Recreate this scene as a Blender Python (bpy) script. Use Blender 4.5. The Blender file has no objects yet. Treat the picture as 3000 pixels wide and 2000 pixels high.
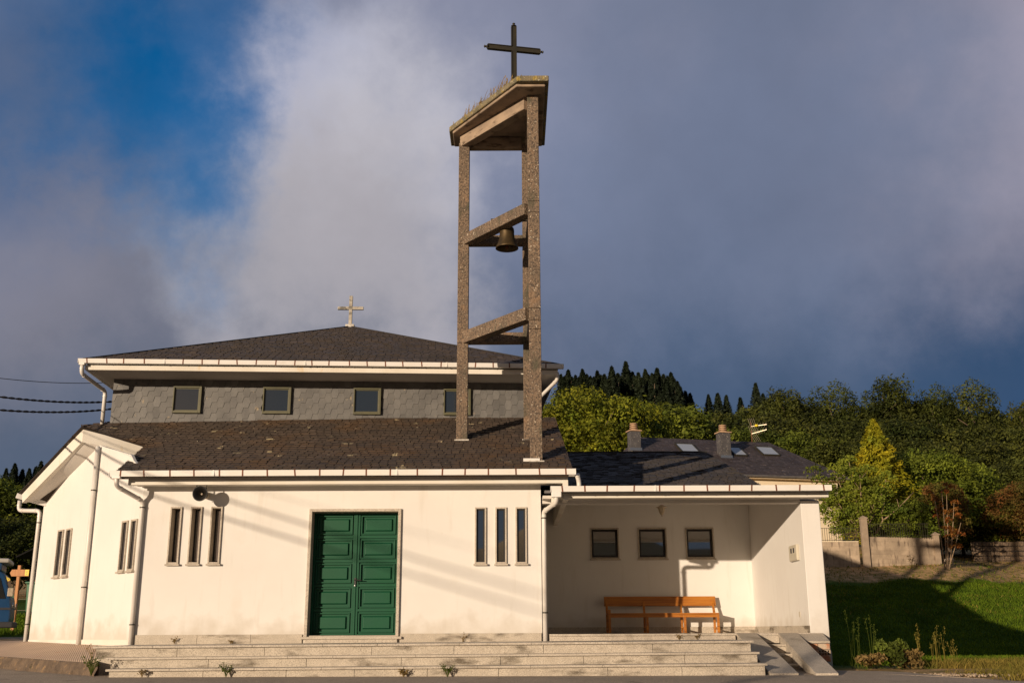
import bpy, bmesh, math, random
import numpy as np
from mathutils import Matrix, Vector, noise as mnoise
R = math.radians
sc = bpy.context.scene
COL = sc.collection

# ---------------------------------------------------------------- camera
F_PX, CX, CY = 3083.0, 1500.0, 1000.0          # focal length in photo pixels (3000 wide)
PITCH, ROLL = math.atan(847 / F_PX), 0.0045
CAM = Vector((0, -20.0, 0.67))
_u0 = Vector((0, -math.sin(PITCH), math.cos(PITCH)))
_fw = Vector((0, math.cos(PITCH), math.sin(PITCH)))
_r = math.cos(ROLL) * Vector((1, 0, 0)) - math.sin(ROLL) * _u0
_u = math.cos(ROLL) * _u0 + math.sin(ROLL) * Vector((1, 0, 0))
cam = bpy.data.cameras.new('camera'); camo = bpy.data.objects.new('camera', cam); COL.objects.link(camo)
camo.matrix_world = Matrix((( _r.x, _u.x, -_fw.x, CAM.x), (_r.y, _u.y, -_fw.y, CAM.y), (_r.z, _u.z, -_fw.z, CAM.z), (0, 0, 0, 1)))
cam.sensor_width = 36; cam.lens = F_PX / 3000 * 36; cam.clip_start = 0.1; cam.clip_end = 5000
sc.camera = camo

def ray(px, py): return _fw + _r * (px - CX) / F_PX + _u * (CY - py) / F_PX
def at(px, py, Y):
    d = ray(px, py); return CAM + d * ((Y - CAM.y) / d.y)

# ---------------------------------------------------------------- light
SUN_AZ, SUN_EL = R(36.0), R(7.9)               # the sun stands low on the left behind the camera
SUNDIR = Vector((-math.sin(SUN_AZ) * math.cos(SUN_EL), -math.cos(SUN_AZ) * math.cos(SUN_EL), math.sin(SUN_EL)))
sl = bpy.data.lights.new('sun', 'SUN'); slo = bpy.data.objects.new('sun', sl); COL.objects.link(slo)
sl.energy = 4.7; sl.angle = R(0.53); sl.color = (1.0, 0.80, 0.59)
slo.rotation_euler = (-SUNDIR).to_track_quat('-Z', 'Y').to_euler()
sc.view_settings.view_transform = 'Standard'; sc.view_settings.look = 'None'
sc.view_settings.exposure = 0.08; sc.view_settings.gamma = 1; sc.view_settings.use_curve_mapping = False

def lin(c):
    f = lambda v: v / 255 / 12.92 if v / 255 <= 0.04045 else ((v / 255 + 0.055) / 1.055) ** 2.4
    return tuple(f(v) for v in c)

def build_world():
    w = bpy.data.worlds.new('World'); sc.world = w; w.use_nodes = True
    nt = w.node_tree; N = nt.nodes; L = nt.links
    for n in list(N): N.remove(n)
    out = N.new('ShaderNodeOutputWorld'); bg = N.new('ShaderNodeBackground'); L.new(bg.outputs[0], out.inputs[0])
    bg.inputs['Strength'].default_value = 0.1
    S = 11.2
    tc = N.new('ShaderNodeTexCoord')
    sky = N.new('ShaderNodeTexSky'); sky.sky_type = 'NISHITA'; sky.sun_disc = False
    sky.sun_elevation = SUN_EL; sky.sun_rotation = math.atan2(SUNDIR.x, SUNDIR.y); sky.air_density = 1.2; sky.dust_density = 0.4; sky.ozone_density = 3.0
    nz = N.new('ShaderNodeTexNoise'); nz.inputs['Scale'].default_value = 3.2; nz.inputs['Detail'].default_value = 5.0; nz.inputs['Roughness'].default_value = 0.52
    L.new(tc.outputs['Generated'], nz.inputs['Vector'])
    sub = N.new('ShaderNodeVectorMath'); sub.operation = 'SUBTRACT'; sub.inputs[1].default_value = (0.5, 0.5, 0.5); L.new(nz.outputs['Color'], sub.inputs[0])
    scl = N.new('ShaderNodeVectorMath'); scl.operation = 'SCALE'; scl.inputs['Scale'].default_value = 0.32; L.new(sub.outputs[0], scl.inputs[0])
    add = N.new('ShaderNodeVectorMath'); add.operation = 'ADD'; L.new(tc.outputs['Generated'], add.inputs[0]); L.new(scl.outputs[0], add.inputs[1])
    nw = N.new('ShaderNodeTexNoise'); nw.inputs['Scale'].default_value = 11.0; nw.inputs['Detail'].default_value = 8.0; nw.inputs['Roughness'].default_value = 0.62
    L.new(tc.outputs['Generated'], nw.inputs['Vector'])
    s2 = N.new('ShaderNodeVectorMath'); s2.operation = 'SUBTRACT'; s2.inputs[1].default_value = (0.5, 0.5, 0.5); L.new(nw.outputs['Color'], s2.inputs[0])
    k2 = N.new('ShaderNodeVectorMath'); k2.operation = 'SCALE'; k2.inputs['Scale'].default_value = 0.16; L.new(s2.outputs[0], k2.inputs[0])
    a2 = N.new('ShaderNodeVectorMath'); a2.operation = 'ADD'; L.new(add.outputs[0], a2.inputs[0]); L.new(k2.outputs[0], a2.inputs[1])
    warped = a2.outputs[0]
    def mix(fac, a, b):
        m = N.new('ShaderNodeMix'); m.data_type = 'RGBA'
        if isinstance(fac, float): m.inputs[0].default_value = fac
        else: L.new(fac, m.inputs[0])
        for s, v in ((6, a), (7, b)):
            if isinstance(v, tuple): m.inputs[s].default_value = (*v, 1)
            else: L.new(v, m.inputs[s])
        return m.outputs[2]
    def blob(dirv, r0, r1, amp=1.0, src=None):
        d = N.new('ShaderNodeVectorMath'); d.operation = 'DISTANCE'; L.new(src or warped, d.inputs[0]); d.inputs[1].default_value = Vector(dirv).normalized()
        m = N.new('ShaderNodeMapRange'); m.interpolation_type = 'SMOOTHSTEP'
        m.inputs[1].default_value = r0; m.inputs[2].default_value = r1; m.inputs[3].default_value = amp; m.inputs[4].default_value = 0.0
        L.new(d.outputs['Value'], m.inputs[0]); return m.outputs[0]
    K = 3000 / 2352
    def dd(x, y): return ray(x * K, y * K)
    def c(rgb, k=1.0): return tuple(v * S * k for v in lin(rgb))
    col = c((92, 104, 126))
    for (x, y, r0, r1, rgb, amp) in [
        (2450, 980, 0.12, 0.70, (40, 66, 98), 1.0),      # dark blue rain cloud low on the right
        (1700, 800, 0.05, 0.45, (66, 84, 110), 0.85),
        (1150, 40, 0.05, 0.42, (134, 136, 156), 0.7),
        (2330, 170, 0.03, 0.27, (152, 146, 160), 0.9),
        (1750, 330, 0.05, 0.30, (104, 114, 138), 0.85),
        (-60, 1050, 0.05, 0.50, (76, 88, 108), 0.9),
        (40, 500, 0.03, 0.26, (130, 127, 138), 0.9),
        (10, 60, 0.05, 0.28, (78, 98, 132), 0.9),
        (760, 400, 0.04, 0.21, (184, 182, 190), 0.95),
        (620, 190, 0.03, 0.15, (156, 160, 182), 0.65),
        (780, 620, 0.03, 0.18, (158, 154, 160), 0.85)]:
        col = mix(blob(dd(x, y), r0, r1, amp), col, c(rgb))
    # gap in the cloud where the clear sky shows
    clear = N.new('ShaderNodeMix'); clear.data_type = 'RGBA'; clear.blend_type = 'MULTIPLY'; clear.inputs[0].default_value = 1.0
    L.new(sky.outputs[0], clear.inputs[6]); clear.inputs[7].default_value = (0.055, 0.80, 1.35, 1)
    for (x, y, r0, r1, amp) in [(340, 90, 0.0, 0.15, 1.0), (380, 250, 0.0, 0.12, 0.9), (420, 420, 0.0, 0.11, 0.7), (540, 0, 0.0, 0.11, 0.75)]:
        col = mix(blob(dd(x, y), r0, r1, amp), col, clear.outputs[2])
    # fine structure over all of it
    n2 = N.new('ShaderNodeTexNoise'); n2.inputs['Scale'].default_value = 3.6; n2.inputs['Detail'].default_value = 9.0; n2.inputs['Roughness'].default_value = 0.55
    L.new(tc.outputs['Generated'], n2.inputs['Vector'])
    mr = N.new('ShaderNodeMapRange'); mr.inputs[1].default_value = 0.3; mr.inputs[2].default_value = 0.7; mr.inputs[3].default_value = 0.87; mr.inputs[4].default_value = 1.13; L.new(n2.outputs[0], mr.inputs[0])
    vm = N.new('ShaderNodeVectorMath'); vm.operation = 'SCALE'; L.new(col, vm.inputs[0]); L.new(mr.outputs[0], vm.inputs['Scale'])
    col = vm.outputs[0]
    # the half of the sky behind the camera: blue gaps, warm towards the sun
    sep = N.new('ShaderNodeSeparateXYZ'); L.new(tc.outputs['Generated'], sep.inputs[0])
    back = N.new('ShaderNodeMapRange'); back.interpolation_type = 'SMOOTHSTEP'
    back.inputs[1].default_value = 0.25; back.inputs[2].default_value = -0.25; back.inputs[3].default_value = 0.0; back.inputs[4].default_value = 1.0
    L.new(sep.outputs['Y'], back.inputs[0])
    bcol = mix(blob(SUNDIR, 0.05, 0.60), c((84, 94, 108), .85), c((255, 200, 145), .9))
    col = mix(back.outputs[0], col, bcol)
    L.new(col, bg.inputs[0])
build_world()

# ---------------------------------------------------------------- mesh helpers
class MB:
    """collects faces of one mesh"""
    def __init__(s, M=None): s.v = []; s.f = []; s.t = []; s.M = M or Matrix()
    def add(s, vs, fs, tint=1.0):
        n = len(s.v); s.v += [tuple(s.M @ Vector(v)) for v in vs]
        for f in fs: s.f.append([n + i for i in f]); s.t.append(tint)
    def quad(s, a, b, c, d, tint=1.0): s.add([a, b, c, d], [(0, 1, 2, 3)], tint)
    def box(s, x0, x1, y0, y1, z0, z1, tint=1.0):
        x0, x1 = sorted((x0, x1)); y0, y1 = sorted((y0, y1)); z0, z1 = sorted((z0, z1))
        s.add([(x0,y0,z0),(x1,y0,z0),(x1,y1,z0),(x0,y1,z0),(x0,y0,z1),(x1,y0,z1),(x1,y1,z1),(x0,y1,z1)],
              [(3,2,1,0),(4,5,6,7),(0,1,5,4),(1,2,6,5),(2,3,7,6),(3,0,4,7)], tint); return s
    def prism(s, prof, a, b, tint=1.0):
        """prof: closed loop of 3D points (first end); a->b offset vector added for second end"""
        n = len(prof); off = Vector(b) - Vector(a)
        p0 = [Vector(p) for p in prof]; p1 = [p + off for p in p0]
        fs = [tuple(range(n))[::-1], tuple(range(n, 2 * n))] + [(i, (i + 1) % n, n + (i + 1) % n, n + i) for i in range(n)]
        s.add([tuple(p) for p in p0 + p1], fs, tint); return s
    def bar(s, a, b, w, h, up=(0, 0, 1), tint=1.0):
        a = Vector(a); b = Vector(b); d = (b - a).normalized(); up = Vector(up)
        x = d.cross(up)
        if x.length < 1e-4: x = d.cross(Vector((1, 0, 0)))
        x.normalize(); y = x.cross(d).normalized()
        c = [a + x*sx*w/2 + y*sy*h/2 for sx, sy in ((-1,-1),(1,-1),(1,1),(-1,1))]
        return s.prism(c, a, b, tint)
    def tube(s, pts, r, n=10, caps=True, tint=1.0):
        pts = [Vector(p) for p in pts]; rr = r if isinstance(r, (list, tuple)) else [r] * len(pts)
        prev = None; vs = []
        for i, p in enumerate(pts):
            d = ((pts[i+1] - p) if i < len(pts)-1 else (p - pts[i-1])).normalized()
            if 0 < i < len(pts)-1: d = ((pts[i+1] - p).normalized() + (p - pts[i-1]).normalized()).normalized()
            x = prev - d * prev.dot(d) if prev is not None else d.orthogonal()
            x.normalize(); prev = x; y = d.cross(x)
            vs += [tuple(p + (x*math.cos(2*math.pi*k/n) + y*math.sin(2*math.pi*k/n)) * rr[i]) for k in range(n)]
        fs = [(i*n+k, i*n+(k+1)%n, (i+1)*n+(k+1)%n, (i+1)*n+k) for i in range(len(pts)-1) for k in range(n)]
        if caps: fs += [tuple(range(n))[::-1], tuple((len(pts)-1)*n+k for k in range(n))]
        s.add(vs, fs, tint); return s
    def lathe(s, prof, c, n=24, axis=None, tint=1.0):
        """prof: (radius, height) pairs about axis through c"""
        c = Vector(c); ax = Vector(axis or (0, 0, 1)).normalized(); x = ax.orthogonal().normalized(); y = ax.cross(x)
        vs = [tuple(c + ax*h + (x*math.cos(2*math.pi*k/n) + y*math.sin(2*math.pi*k/n))*r) for r, h in prof for k in range(n)]
        fs = [(i*n+k, i*n+(k+1)%n, (i+1)*n+(k+1)%n, (i+1)*n+k) for i in range(len(prof)-1) for k in range(n)]
        s.add(vs, fs, tint); return s
    def build(s, name, mat, parent=None, loc=None, bevel=0.0, smooth=False, weld=False):
        me = bpy.data.meshes.new(name)
        o = bpy.data.objects.new(name, me); COL.objects.link(o)
        org = Vector((0, 0, 0))
        if parent is not None: o.parent = parent; org = Vector(parent['_o'])
        elif loc is not None: org = Vector(loc); o.location = org
        o['_o'] = tuple(org)
        me.from_pydata([tuple(Vector(v) - org) for v in s.v], [], s.f)
        if len(set(s.t)) > 1:
            at_ = me.color_attributes.new('tint', 'FLOAT_COLOR', 'CORNER')
            k = np.repeat(np.array(s.t, dtype=np.float32), [len(f) for f in s.f])
            at_.data.foreach_set('color', np.stack([k, k, k, np.ones_like(k)], 1).ravel())
        if weld:
            bm = bmesh.new(); bm.from_mesh(me); bmesh.ops.remove_doubles(bm, verts=bm.verts, dist=0.0008); bmesh.ops.recalc_face_normals(bm, faces=bm.faces); bm.to_mesh(me); bm.free()
        me.update()
        if smooth:
            for p in me.polygons: p.use_smooth = True
        if mat: me.materials.append(mat)
        if bevel:
            b = o.modifiers.new('bevel', 'BEVEL'); b.width = bevel; b.segments = 2; b.limit_method = 'ANGLE'; b.angle_limit = R(40)
        return o

def tag(o, label=None, cat=None, group=None, kind=None):
    if label: o['label'] = label
    if cat: o['category'] = cat
    if group: o['group'] = group
    if kind: o['kind'] = kind
    return o
def thing(name, loc, label, cat, group=None):
    o = bpy.data.objects.new(name, None); COL.objects.link(o); o.location = loc; o['_o'] = tuple(loc); o.empty_display_size = 0.2
    return tag(o, label, cat, group)
def frame(o, ux):
    """matrix with x along ux (horizontal), y to its left, z up"""
    ux = Vector(ux).normalized(); uy = Vector((-ux.y, ux.x, 0))
    return Matrix(((ux.x, uy.x, 0, o[0]), (ux.y, uy.y, 0, o[1]), (0, 0, 1, o[2]), (0, 0, 0, 1)))

# ---------------------------------------------------------------- materials
def mat(name, c1, c2=None, rough=0.8, scale=6.0, detail=4.0, bump=0.0, bscale=None, bdist=0.01, spec=0.5, metal=0.0,
        fine=None, fine_scale=120.0, fine_lo=0.45, fine_hi=0.6, spots=None, spot_scale=3.0, spot_th=(0.62, 0.68), tint=False,
        stretch=None, randomize=0.0, layers=(), trans=0.0):
    m = bpy.data.materials.new(name); m.use_nodes = True; nt = m.node_tree; N = nt.nodes; L = nt.links
    b = N['Principled BSDF']; b.inputs['Roughness'].default_value = rough; b.inputs['Metallic'].default_value = metal
    b.inputs['Specular IOR Level'].default_value = spec
    tc = N.new('ShaderNodeTexCoord'); vec = tc.outputs['Object']
    if stretch:
        mp = N.new('ShaderNodeMapping'); mp.inputs['Scale'].default_value = stretch; L.new(vec, mp.inputs[0]); vec = mp.outputs[0]
    def noise(scale, det=4.0, v=None, rough=0.55):
        n = N.new('ShaderNodeTexNoise'); n.inputs['Scale'].default_value = scale; n.inputs['Detail'].default_value = det; n.inputs['Roughness'].default_value = rough
        L.new(v or vec, n.inputs['Vector']); return n.outputs[0]
    def ramp(src, lo, hi, a=0.0, bb=1.0):
        r = N.new('ShaderNodeMapRange'); r.inputs[1].default_value = lo; r.inputs[2].default_value = hi; r.inputs[3].default_value = a; r.inputs[4].default_value = bb
        L.new(src, r.inputs[0]); return r.outputs[0]
    def mix(fac, a, bb, blend='MIX'):
        x = N.new('ShaderNodeMix'); x.data_type = 'RGBA'; x.blend_type = blend
        if isinstance(fac, (int, float)): x.inputs[0].default_value = fac
        else: L.new(fac, x.inputs[0])
        for s, v in ((6, a), (7, bb)):
            if isinstance(v, tuple): x.inputs[s].default_value = (*v[:3], 1)
            else: L.new(v, x.inputs[s])
        return x.outputs[2]
    col = mix(ramp(noise(scale, detail), 0.35, 0.65), c1, c2 or c1)
    if fine: col = mix(ramp(noise(fine_scale, 2.0), fine_lo, fine_hi), col, fine)
    if spots: col = mix(ramp(noise(spot_scale, 5.0, rough=0.65), *spot_th), col, spots)
    for (sc_, lo, hi, cc, st) in layers:                    # extra stains: scale, threshold, colour, stretch
        v = None
        if st:
            mp2 = N.new('ShaderNodeMapping'); mp2.inputs['Scale'].default_value = st; L.new(tc.outputs['Object'], mp2.inputs[0]); v = mp2.outputs[0]
        col = mix(ramp(noise(sc_, 5.0, v), lo, hi), col, cc)
    if tint:
        a = N.new('ShaderNodeAttribute'); a.attribute_name = 'tint'; col = mix(1.0, col, a.outputs['Color'], 'MULTIPLY')
    if randomize:
        oi = N.new('ShaderNodeObjectInfo')
        hs = N.new('ShaderNodeHueSaturation'); L.new(col, hs.inputs['Color'])
        L.new(ramp(oi.outputs['Random'], 0, 1, 1 - randomize, 1 + randomize), hs.inputs['Value']); 
        L.new(ramp(oi.outputs['Random'], 0, 1, 0.5 + randomize * 0.05, 0.5 - randomize * 0.05), hs.inputs['Hue']); col = hs.outputs[0]
    L.new(col, b.inputs['Base Color'])
    if bump:
        bp = N.new('ShaderNodeBump'); bp.inputs['Strength'].default_value = bump; bp.inputs['Distance'].default_value = bdist
        L.new(noise(bscale or scale * 6, 6.0), bp.inputs['Height']); L.new(bp.outputs[0], b.inputs['Normal'])
    if trans:
        tr = N.new('ShaderNodeBsdfTranslucent'); L.new(col, tr.inputs[0]); ms = N.new('ShaderNodeMixShader'); ms.inputs[0].default_value = trans
        L.new(b.outputs[0], ms.inputs[1]); L.new(tr.outputs[0], ms.inputs[2]); L.new(ms.outputs[0], N['Material Output'].inputs[0])
    return m

M = {}
M['plaster'] = mat('white_plaster', (0.70, 0.68, 0.645), (0.665, 0.64, 0.605), 0.9, 0.9, 5, bump=0.35, bscale=70, bdist=0.004,
                   layers=[(3.0, 0.58, 0.86, (0.60, 0.57, 0.52), (2.2, 2.2, 0.28)), (1.2, 0.60, 0.85, (0.61, 0.57, 0.51), (1, 1, .6)), (26, 0.71, 0.75, (0.55, 0.50, 0.44), (1, 1, .5))])
def base_dirt(m):
    nt = m.node_tree; N = nt.nodes; L = nt.links; b = N['Principled BSDF']; src = b.inputs['Base Color'].links[0].from_socket
    tc = N.new('ShaderNodeTexCoord'); sp = N.new('ShaderNodeSeparateXYZ'); L.new(tc.outputs['Object'], sp.inputs[0])
    n = N.new('ShaderNodeTexNoise'); n.inputs['Scale'].default_value = 3.5; n.inputs['Detail'].default_value = 6.0; L.new(tc.outputs['Object'], n.inputs['Vector'])
    a = N.new('ShaderNodeMath'); a.operation = 'MULTIPLY_ADD'; a.inputs[1].default_value = -0.9; L.new(n.outputs[0], a.inputs[0]); L.new(sp.outputs['Z'], a.inputs[2])
    r = N.new('ShaderNodeMapRange'); r.inputs[1].default_value = -0.28; r.inputs[2].default_value = 0.10; r.inputs[3].default_value = 0.55; r.inputs[4].default_value = 0.0; L.new(a.outputs[0], r.inputs[0])
    x = N.new('ShaderNodeMix'); x.data_type = 'RGBA'; L.new(r.outputs[0], x.inputs[0]); L.new(src, x.inputs[6]); x.inputs[7].default_value = (0.46, 0.40, 0.32, 1); L.new(x.outputs[2], b.inputs['Base Color'])
base_dirt(M['plaster'])
M['trim'] = mat('painted_concrete_trim', (0.72, 0.68, 0.61), (0.64, 0.59, 0.50), 0.85, 1.4, 5, bump=0.3, bscale=50, bdist=0.004,
                layers=[(2.0, 0.66, 0.76, (0.62, 0.44, 0.22), (1.6, 1.6, .5))])
M['soffit'] = mat('soffit_paint', (0.62, 0.59, 0.55), (0.57, 0.53, 0.48), 0.9, 1.0, 4)
M['gutter'] = mat('white_gutter_plastic', (0.74, 0.72, 0.69), (0.70, 0.67, 0.62), 0.45, 2.0, 3, layers=[(5.0, 0.62, 0.8, (0.6, 0.55, 0.48), (1, 1, 4))])
M['pipe'] = mat('white_downpipe_plastic', (0.68, 0.65, 0.61), (0.61, 0.57, 0.52), 0.4, 3.0, 3, layers=[(3.0, 0.6, 0.8, (0.5, 0.42, 0.32), (2, 2, .4))])
M['rust'] = mat('rusty_strap', (0.19, 0.060, 0.022), (0.11, 0.038, 0.018), 0.8, 30)
M['granite'] = mat('grey_granite', (0.54, 0.475, 0.385), (0.44, 0.385, 0.31), 0.8, 5, 4, bump=0.7, bscale=45, bdist=0.012, fine=(0.30, 0.26, 0.21), fine_scale=85, fine_lo=0.48, fine_hi=0.62,
                   layers=[(1.3, 0.54, 0.66, (0.13, 0.105, 0.075), (1, 1, 3.5)), (130, 0.62, 0.66, (0.68, 0.64, 0.58), None)])
M['granite_smooth'] = mat('sawn_granite', (0.54, 0.475, 0.39), (0.45, 0.395, 0.32), 0.65, 4, 4, bump=0.3, bscale=90, bdist=0.004, fine=(0.26, 0.22, 0.18), fine_scale=90, fine_lo=0.5, fine_hi=0.62,
                   layers=[(1.8, 0.60, 0.75, (0.24, 0.20, 0.15), None)])
M['concrete'] = mat('exposed_aggregate_concrete', (0.215, 0.150, 0.100), (0.150, 0.110, 0.078), 0.9, 2.2, 5, bump=1.0, bscale=26, bdist=0.035, fine=(0.085, 0.064, 0.048), fine_scale=28, fine_lo=0.50, fine_hi=0.60,
                    layers=[(27, 0.635, 0.66, (0.56, 0.49, 0.38), None), (3, 0.56, 0.66, (0.085, 0.075, 0.05), (1, 1, .4)), (1.5, 0.62, 0.72, (0.27, 0.17, 0.10), None)])
M['concrete_plain'] = mat('weathered_board_concrete', (0.36, 0.27, 0.19), (0.22, 0.165, 0.12), 0.9, 2.0, 5, bump=0.5, bscale=25, bdist=0.01, stretch=(1, 1, 2),
                          layers=[(3, 0.56, 0.66, (0.11, 0.075, 0.05), (1, 1, 3))])
M['concrete_moss'] = mat('mossy_concrete', (0.22, 0.18, 0.11), (0.13, 0.115, 0.07), 0.95, 5.0, 5, bump=1.0, bscale=30, bdist=0.03, layers=[(7, 0.56, 0.62, (0.30, 0.22, 0.06), None), (20, 0.60, 0.65, (0.42, 0.38, 0.27), None)])
M['slate'] = mat('dark_roof_slate', (0.078, 0.054, 0.038), (0.052, 0.038, 0.029), 0.62, 1.2, 5, bump=0.4, bscale=30, bdist=0.004, tint=True, spec=0.35,
                 layers=[(0.9, 0.50, 0.66, (0.090, 0.052, 0.026), None), (3.3, 0.668, 0.69, (0.34, 0.28, 0.17), (1, .7, .7)), (8.0, 0.70, 0.715, (0.36, 0.31, 0.22), None)])
M['slate_upper'] = mat('upper_roof_slate', (0.066, 0.050, 0.042), (0.050, 0.040, 0.035), 0.6, 1.0, 4, bump=0.3, bscale=30, bdist=0.003, tint=True, spec=0.35)
M['slate_porch'] = mat('porch_roof_slate', (0.056, 0.047, 0.043), (0.042, 0.036, 0.034), 0.6, 1.3, 4, bump=0.3, bscale=30, bdist=0.003, tint=True, spec=0.35)
M['slate_hex'] = mat('hexagonal_wall_slate', (0.135, 0.130, 0.123), (0.102, 0.099, 0.096), 0.6, 3.0, 5, bump=0.5, bscale=16, bdist=0.006, tint=True,
                     layers=[(7, 0.66, 0.72, (0.30, 0.24, 0.16), (1, 1, .6))])
M['slate_dark'] = mat('slate_edge', (0.02, 0.018, 0.018), None, 0.8)
M['lead'] = mat('flashing', (0.12, 0.11, 0.11), (0.08, 0.075, 0.075), 0.5, 4)
M['white_mortar'] = mat('white_mortar', (0.6, 0.57, 0.52), (0.42, 0.38, 0.32), 0.9, 20)
M['green_door'] = mat('green_painted_metal', (0.002, 0.062, 0.026), (0.003, 0.072, 0.031), 0.42, 1.2, 3, bump=0.06, bscale=14, bdist=0.002, spec=0.28, layers=[(1.1, 0.5, 0.75, (0.006, 0.066, 0.034), None)])
M['olive_frame'] = mat('olive_window_frame', (0.10, 0.095, 0.045), (0.08, 0.075, 0.04), 0.5, 5)
M['dark_frame'] = mat('dark_window_frame', (0.012, 0.010, 0.009), None, 0.4)
M['mesh_panel'] = mat('dark_perforated_panel', (0.030, 0.026, 0.026), (0.018, 0.016, 0.016), 0.6, 60, fine=(0.06, 0.05, 0.05), fine_scale=110)
M['black'] = mat('black_metal', (0.015, 0.014, 0.013), None, 0.45)
M['rubber'] = mat('tyre_rubber', (0.02, 0.019, 0.018), None, 0.8, bump=0.3, bscale=60)
M['iron'] = mat('dark_iron', (0.030, 0.027, 0.020), (0.045, 0.038, 0.022), 0.55, 5, metal=0.3)
M['bronze'] = mat('bell_bronze', (0.105, 0.070, 0.030), (0.06, 0.042, 0.022), 0.5, 6, metal=0.6)
M['stone_cross'] = mat('lichened_stone', (0.46, 0.42, 0.36), (0.30, 0.27, 0.22), 0.9, 9, bump=0.6, bscale=40, layers=[(6, 0.52, 0.6, (0.15, 0.14, 0.12), None)])
M['wood'] = mat('varnished_pine', (0.46, 0.175, 0.020), (0.28, 0.09, 0.010), 0.42, 1.0, 6, stretch=(1.2, 12, 22), bump=0.15, bscale=8, layers=[(2.5, 0.62, 0.70, (0.16, 0.045, 0.008), (1.5, 8, 26))])
M['wood_sign'] = mat('signpost_wood', (0.50, 0.22, 0.06), (0.38, 0.15, 0.04), 0.6, 2, 5, stretch=(8, 8, 1))
M['yellow'] = mat('yellow_sticker', (0.85, 0.62, 0.02), None, 0.5)
M['meter'] = mat('beige_meter_box', (0.50, 0.46, 0.37), None, 0.5)
M['lantern_glass'] = mat('frosted_lantern', (0.45, 0.36, 0.24), (0.36, 0.28, 0.18), 0.3, 30)
M['old_white'] = mat('old_white_metal', (0.48, 0.40, 0.30), (0.36, 0.29, 0.2), 0.5, 20)
M['brick'] = mat('hollow_red_brick', (0.42, 0.13, 0.05), (0.50, 0.30, 0.19), 0.9, 7, bump=0.6, bscale=30, layers=[(5, 0.5, 0.6, (0.50, 0.40, 0.30), None)])
M['asphalt'] = mat('asphalt', (0.36, 0.285, 0.215), (0.29, 0.23, 0.17), 0.92, 0.7, 5, bump=1.0, bscale=60, bdist=0.02, fine=(0.52, 0.44, 0.34), fine_scale=60, fine_lo=0.56, fine_hi=0.66,
                   layers=[(2.5, 0.6, 0.7, (0.20, 0.16, 0.12), None)])
M['tiles'] = mat('ribbed_pavement_tile', (0.62, 0.45, 0.32), (0.54, 0.39, 0.28), 0.85, 1.5, 4, layers=[(0.55, 0.60, 0.64, (0.46, 0.22, 0.13), (1, 1, 1))])
M['kerb'] = mat('rough_concrete_kerb', (0.17, 0.12, 0.08), (0.09, 0.065, 0.045), 0.95, 4, 6, bump=1.0, bscale=16, bdist=0.06, layers=[(6, 0.58, 0.66, (0.26, 0.17, 0.09), None)])
M['blockwork'] = mat('concrete_blockwork', (0.44, 0.34, 0.24), (0.31, 0.24, 0.17), 0.95, 2.5, 5, bump=0.6, bscale=25, bdist=0.01, tint=True, layers=[(3, 0.55, 0.7, (0.15, 0.11, 0.08), (2, 2, .5))])
M['pillar'] = mat('concrete_fence_pillar', (0.34, 0.26, 0.185), (0.25, 0.19, 0.135), 0.95, 3, 5, bump=0.5, bscale=30, bdist=0.01)
M['cream'] = mat('cream_house_wall', (0.74, 0.63, 0.46), (0.68, 0.57, 0.41), 0.9, 1)
M['house_slate'] = mat('house_roof_slate', (0.066, 0.053, 0.054), (0.050, 0.041, 0.043), 0.55, 1.0, 4, tint=True, spec=0.3, layers=[(3.6, 0.655, 0.67, (0.26, 0.22, 0.20), (1, 3, 3))])
M['chimney_slate'] = mat('chimney_slate', (0.085, 0.080, 0.082), (0.06, 0.056, 0.058), 0.6, 4, layers=[(14, 0.64, 0.66, (0.4, 0.36, 0.3), None)])
M['terracotta'] = mat('clay_chimney_cap', (0.46, 0.30, 0.18), (0.36, 0.23, 0.14), 0.85, 10)
M['skyglass'] = mat('rooflight_glass', (0.30, 0.33, 0.38), None, 0.05, spec=1.0)
M['antenna'] = mat('antenna_metal', (0.34, 0.30, 0.22), None, 0.4, metal=0.5)
M['van_blue'] = mat('blue_van_paint', (0.016, 0.06, 0.15), (0.012, 0.05, 0.13), 0.3, 2, spec=0.4)
M['van_white'] = mat('offwhite_roof', (0.42, 0.40, 0.37), None, 0.5)
M['van_trim'] = mat('van_plastic', (0.03, 0.03, 0.035), None, 0.6)
M['bin_green'] = mat('green_bin_plastic', (0.02, 0.12, 0.055), None, 0.5)
M['chrome'] = mat('steel', (0.5, 0.5, 0.5), None, 0.25, metal=0.9)
M['bark'] = mat('bark', (0.16, 0.11, 0.07), (0.09, 0.065, 0.045), 0.9, 8, bump=0.8, bscale=20, bdist=0.02)
M['bark_pale'] = mat('pale_bark', (0.34, 0.24, 0.15), (0.22, 0.15, 0.09), 0.9, 8, bump=0.5, bscale=30)
def leafmat(name, a, b, rnd=0.15, tr=0.25, sc_=0.8): return mat(name, a, b, 0.65, sc_, 3, tint=True, spec=0.15, randomize=rnd, trans=tr)
M['leaf_bright'] = leafmat('bright_leaves', (0.20, 0.20, 0.014), (0.09, 0.125, 0.012), 0.08)
M['leaf_mid'] = leafmat('green_leaves', (0.125, 0.145, 0.016), (0.062, 0.088, 0.013), 0.2)
M['leaf_dark'] = leafmat('dark_leaves', (0.074, 0.082, 0.013), (0.034, 0.046, 0.010), 0.25, 0.15)
M['leaf_conifer'] = leafmat('conifer_needles', (0.022, 0.031, 0.014), (0.014, 0.021, 0.011), 0.2, 0.05)
M['leaf_gold'] = leafmat('golden_conifer_sprays', (0.46, 0.38, 0.018), (0.17, 0.20, 0.016), 0.0)
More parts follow.
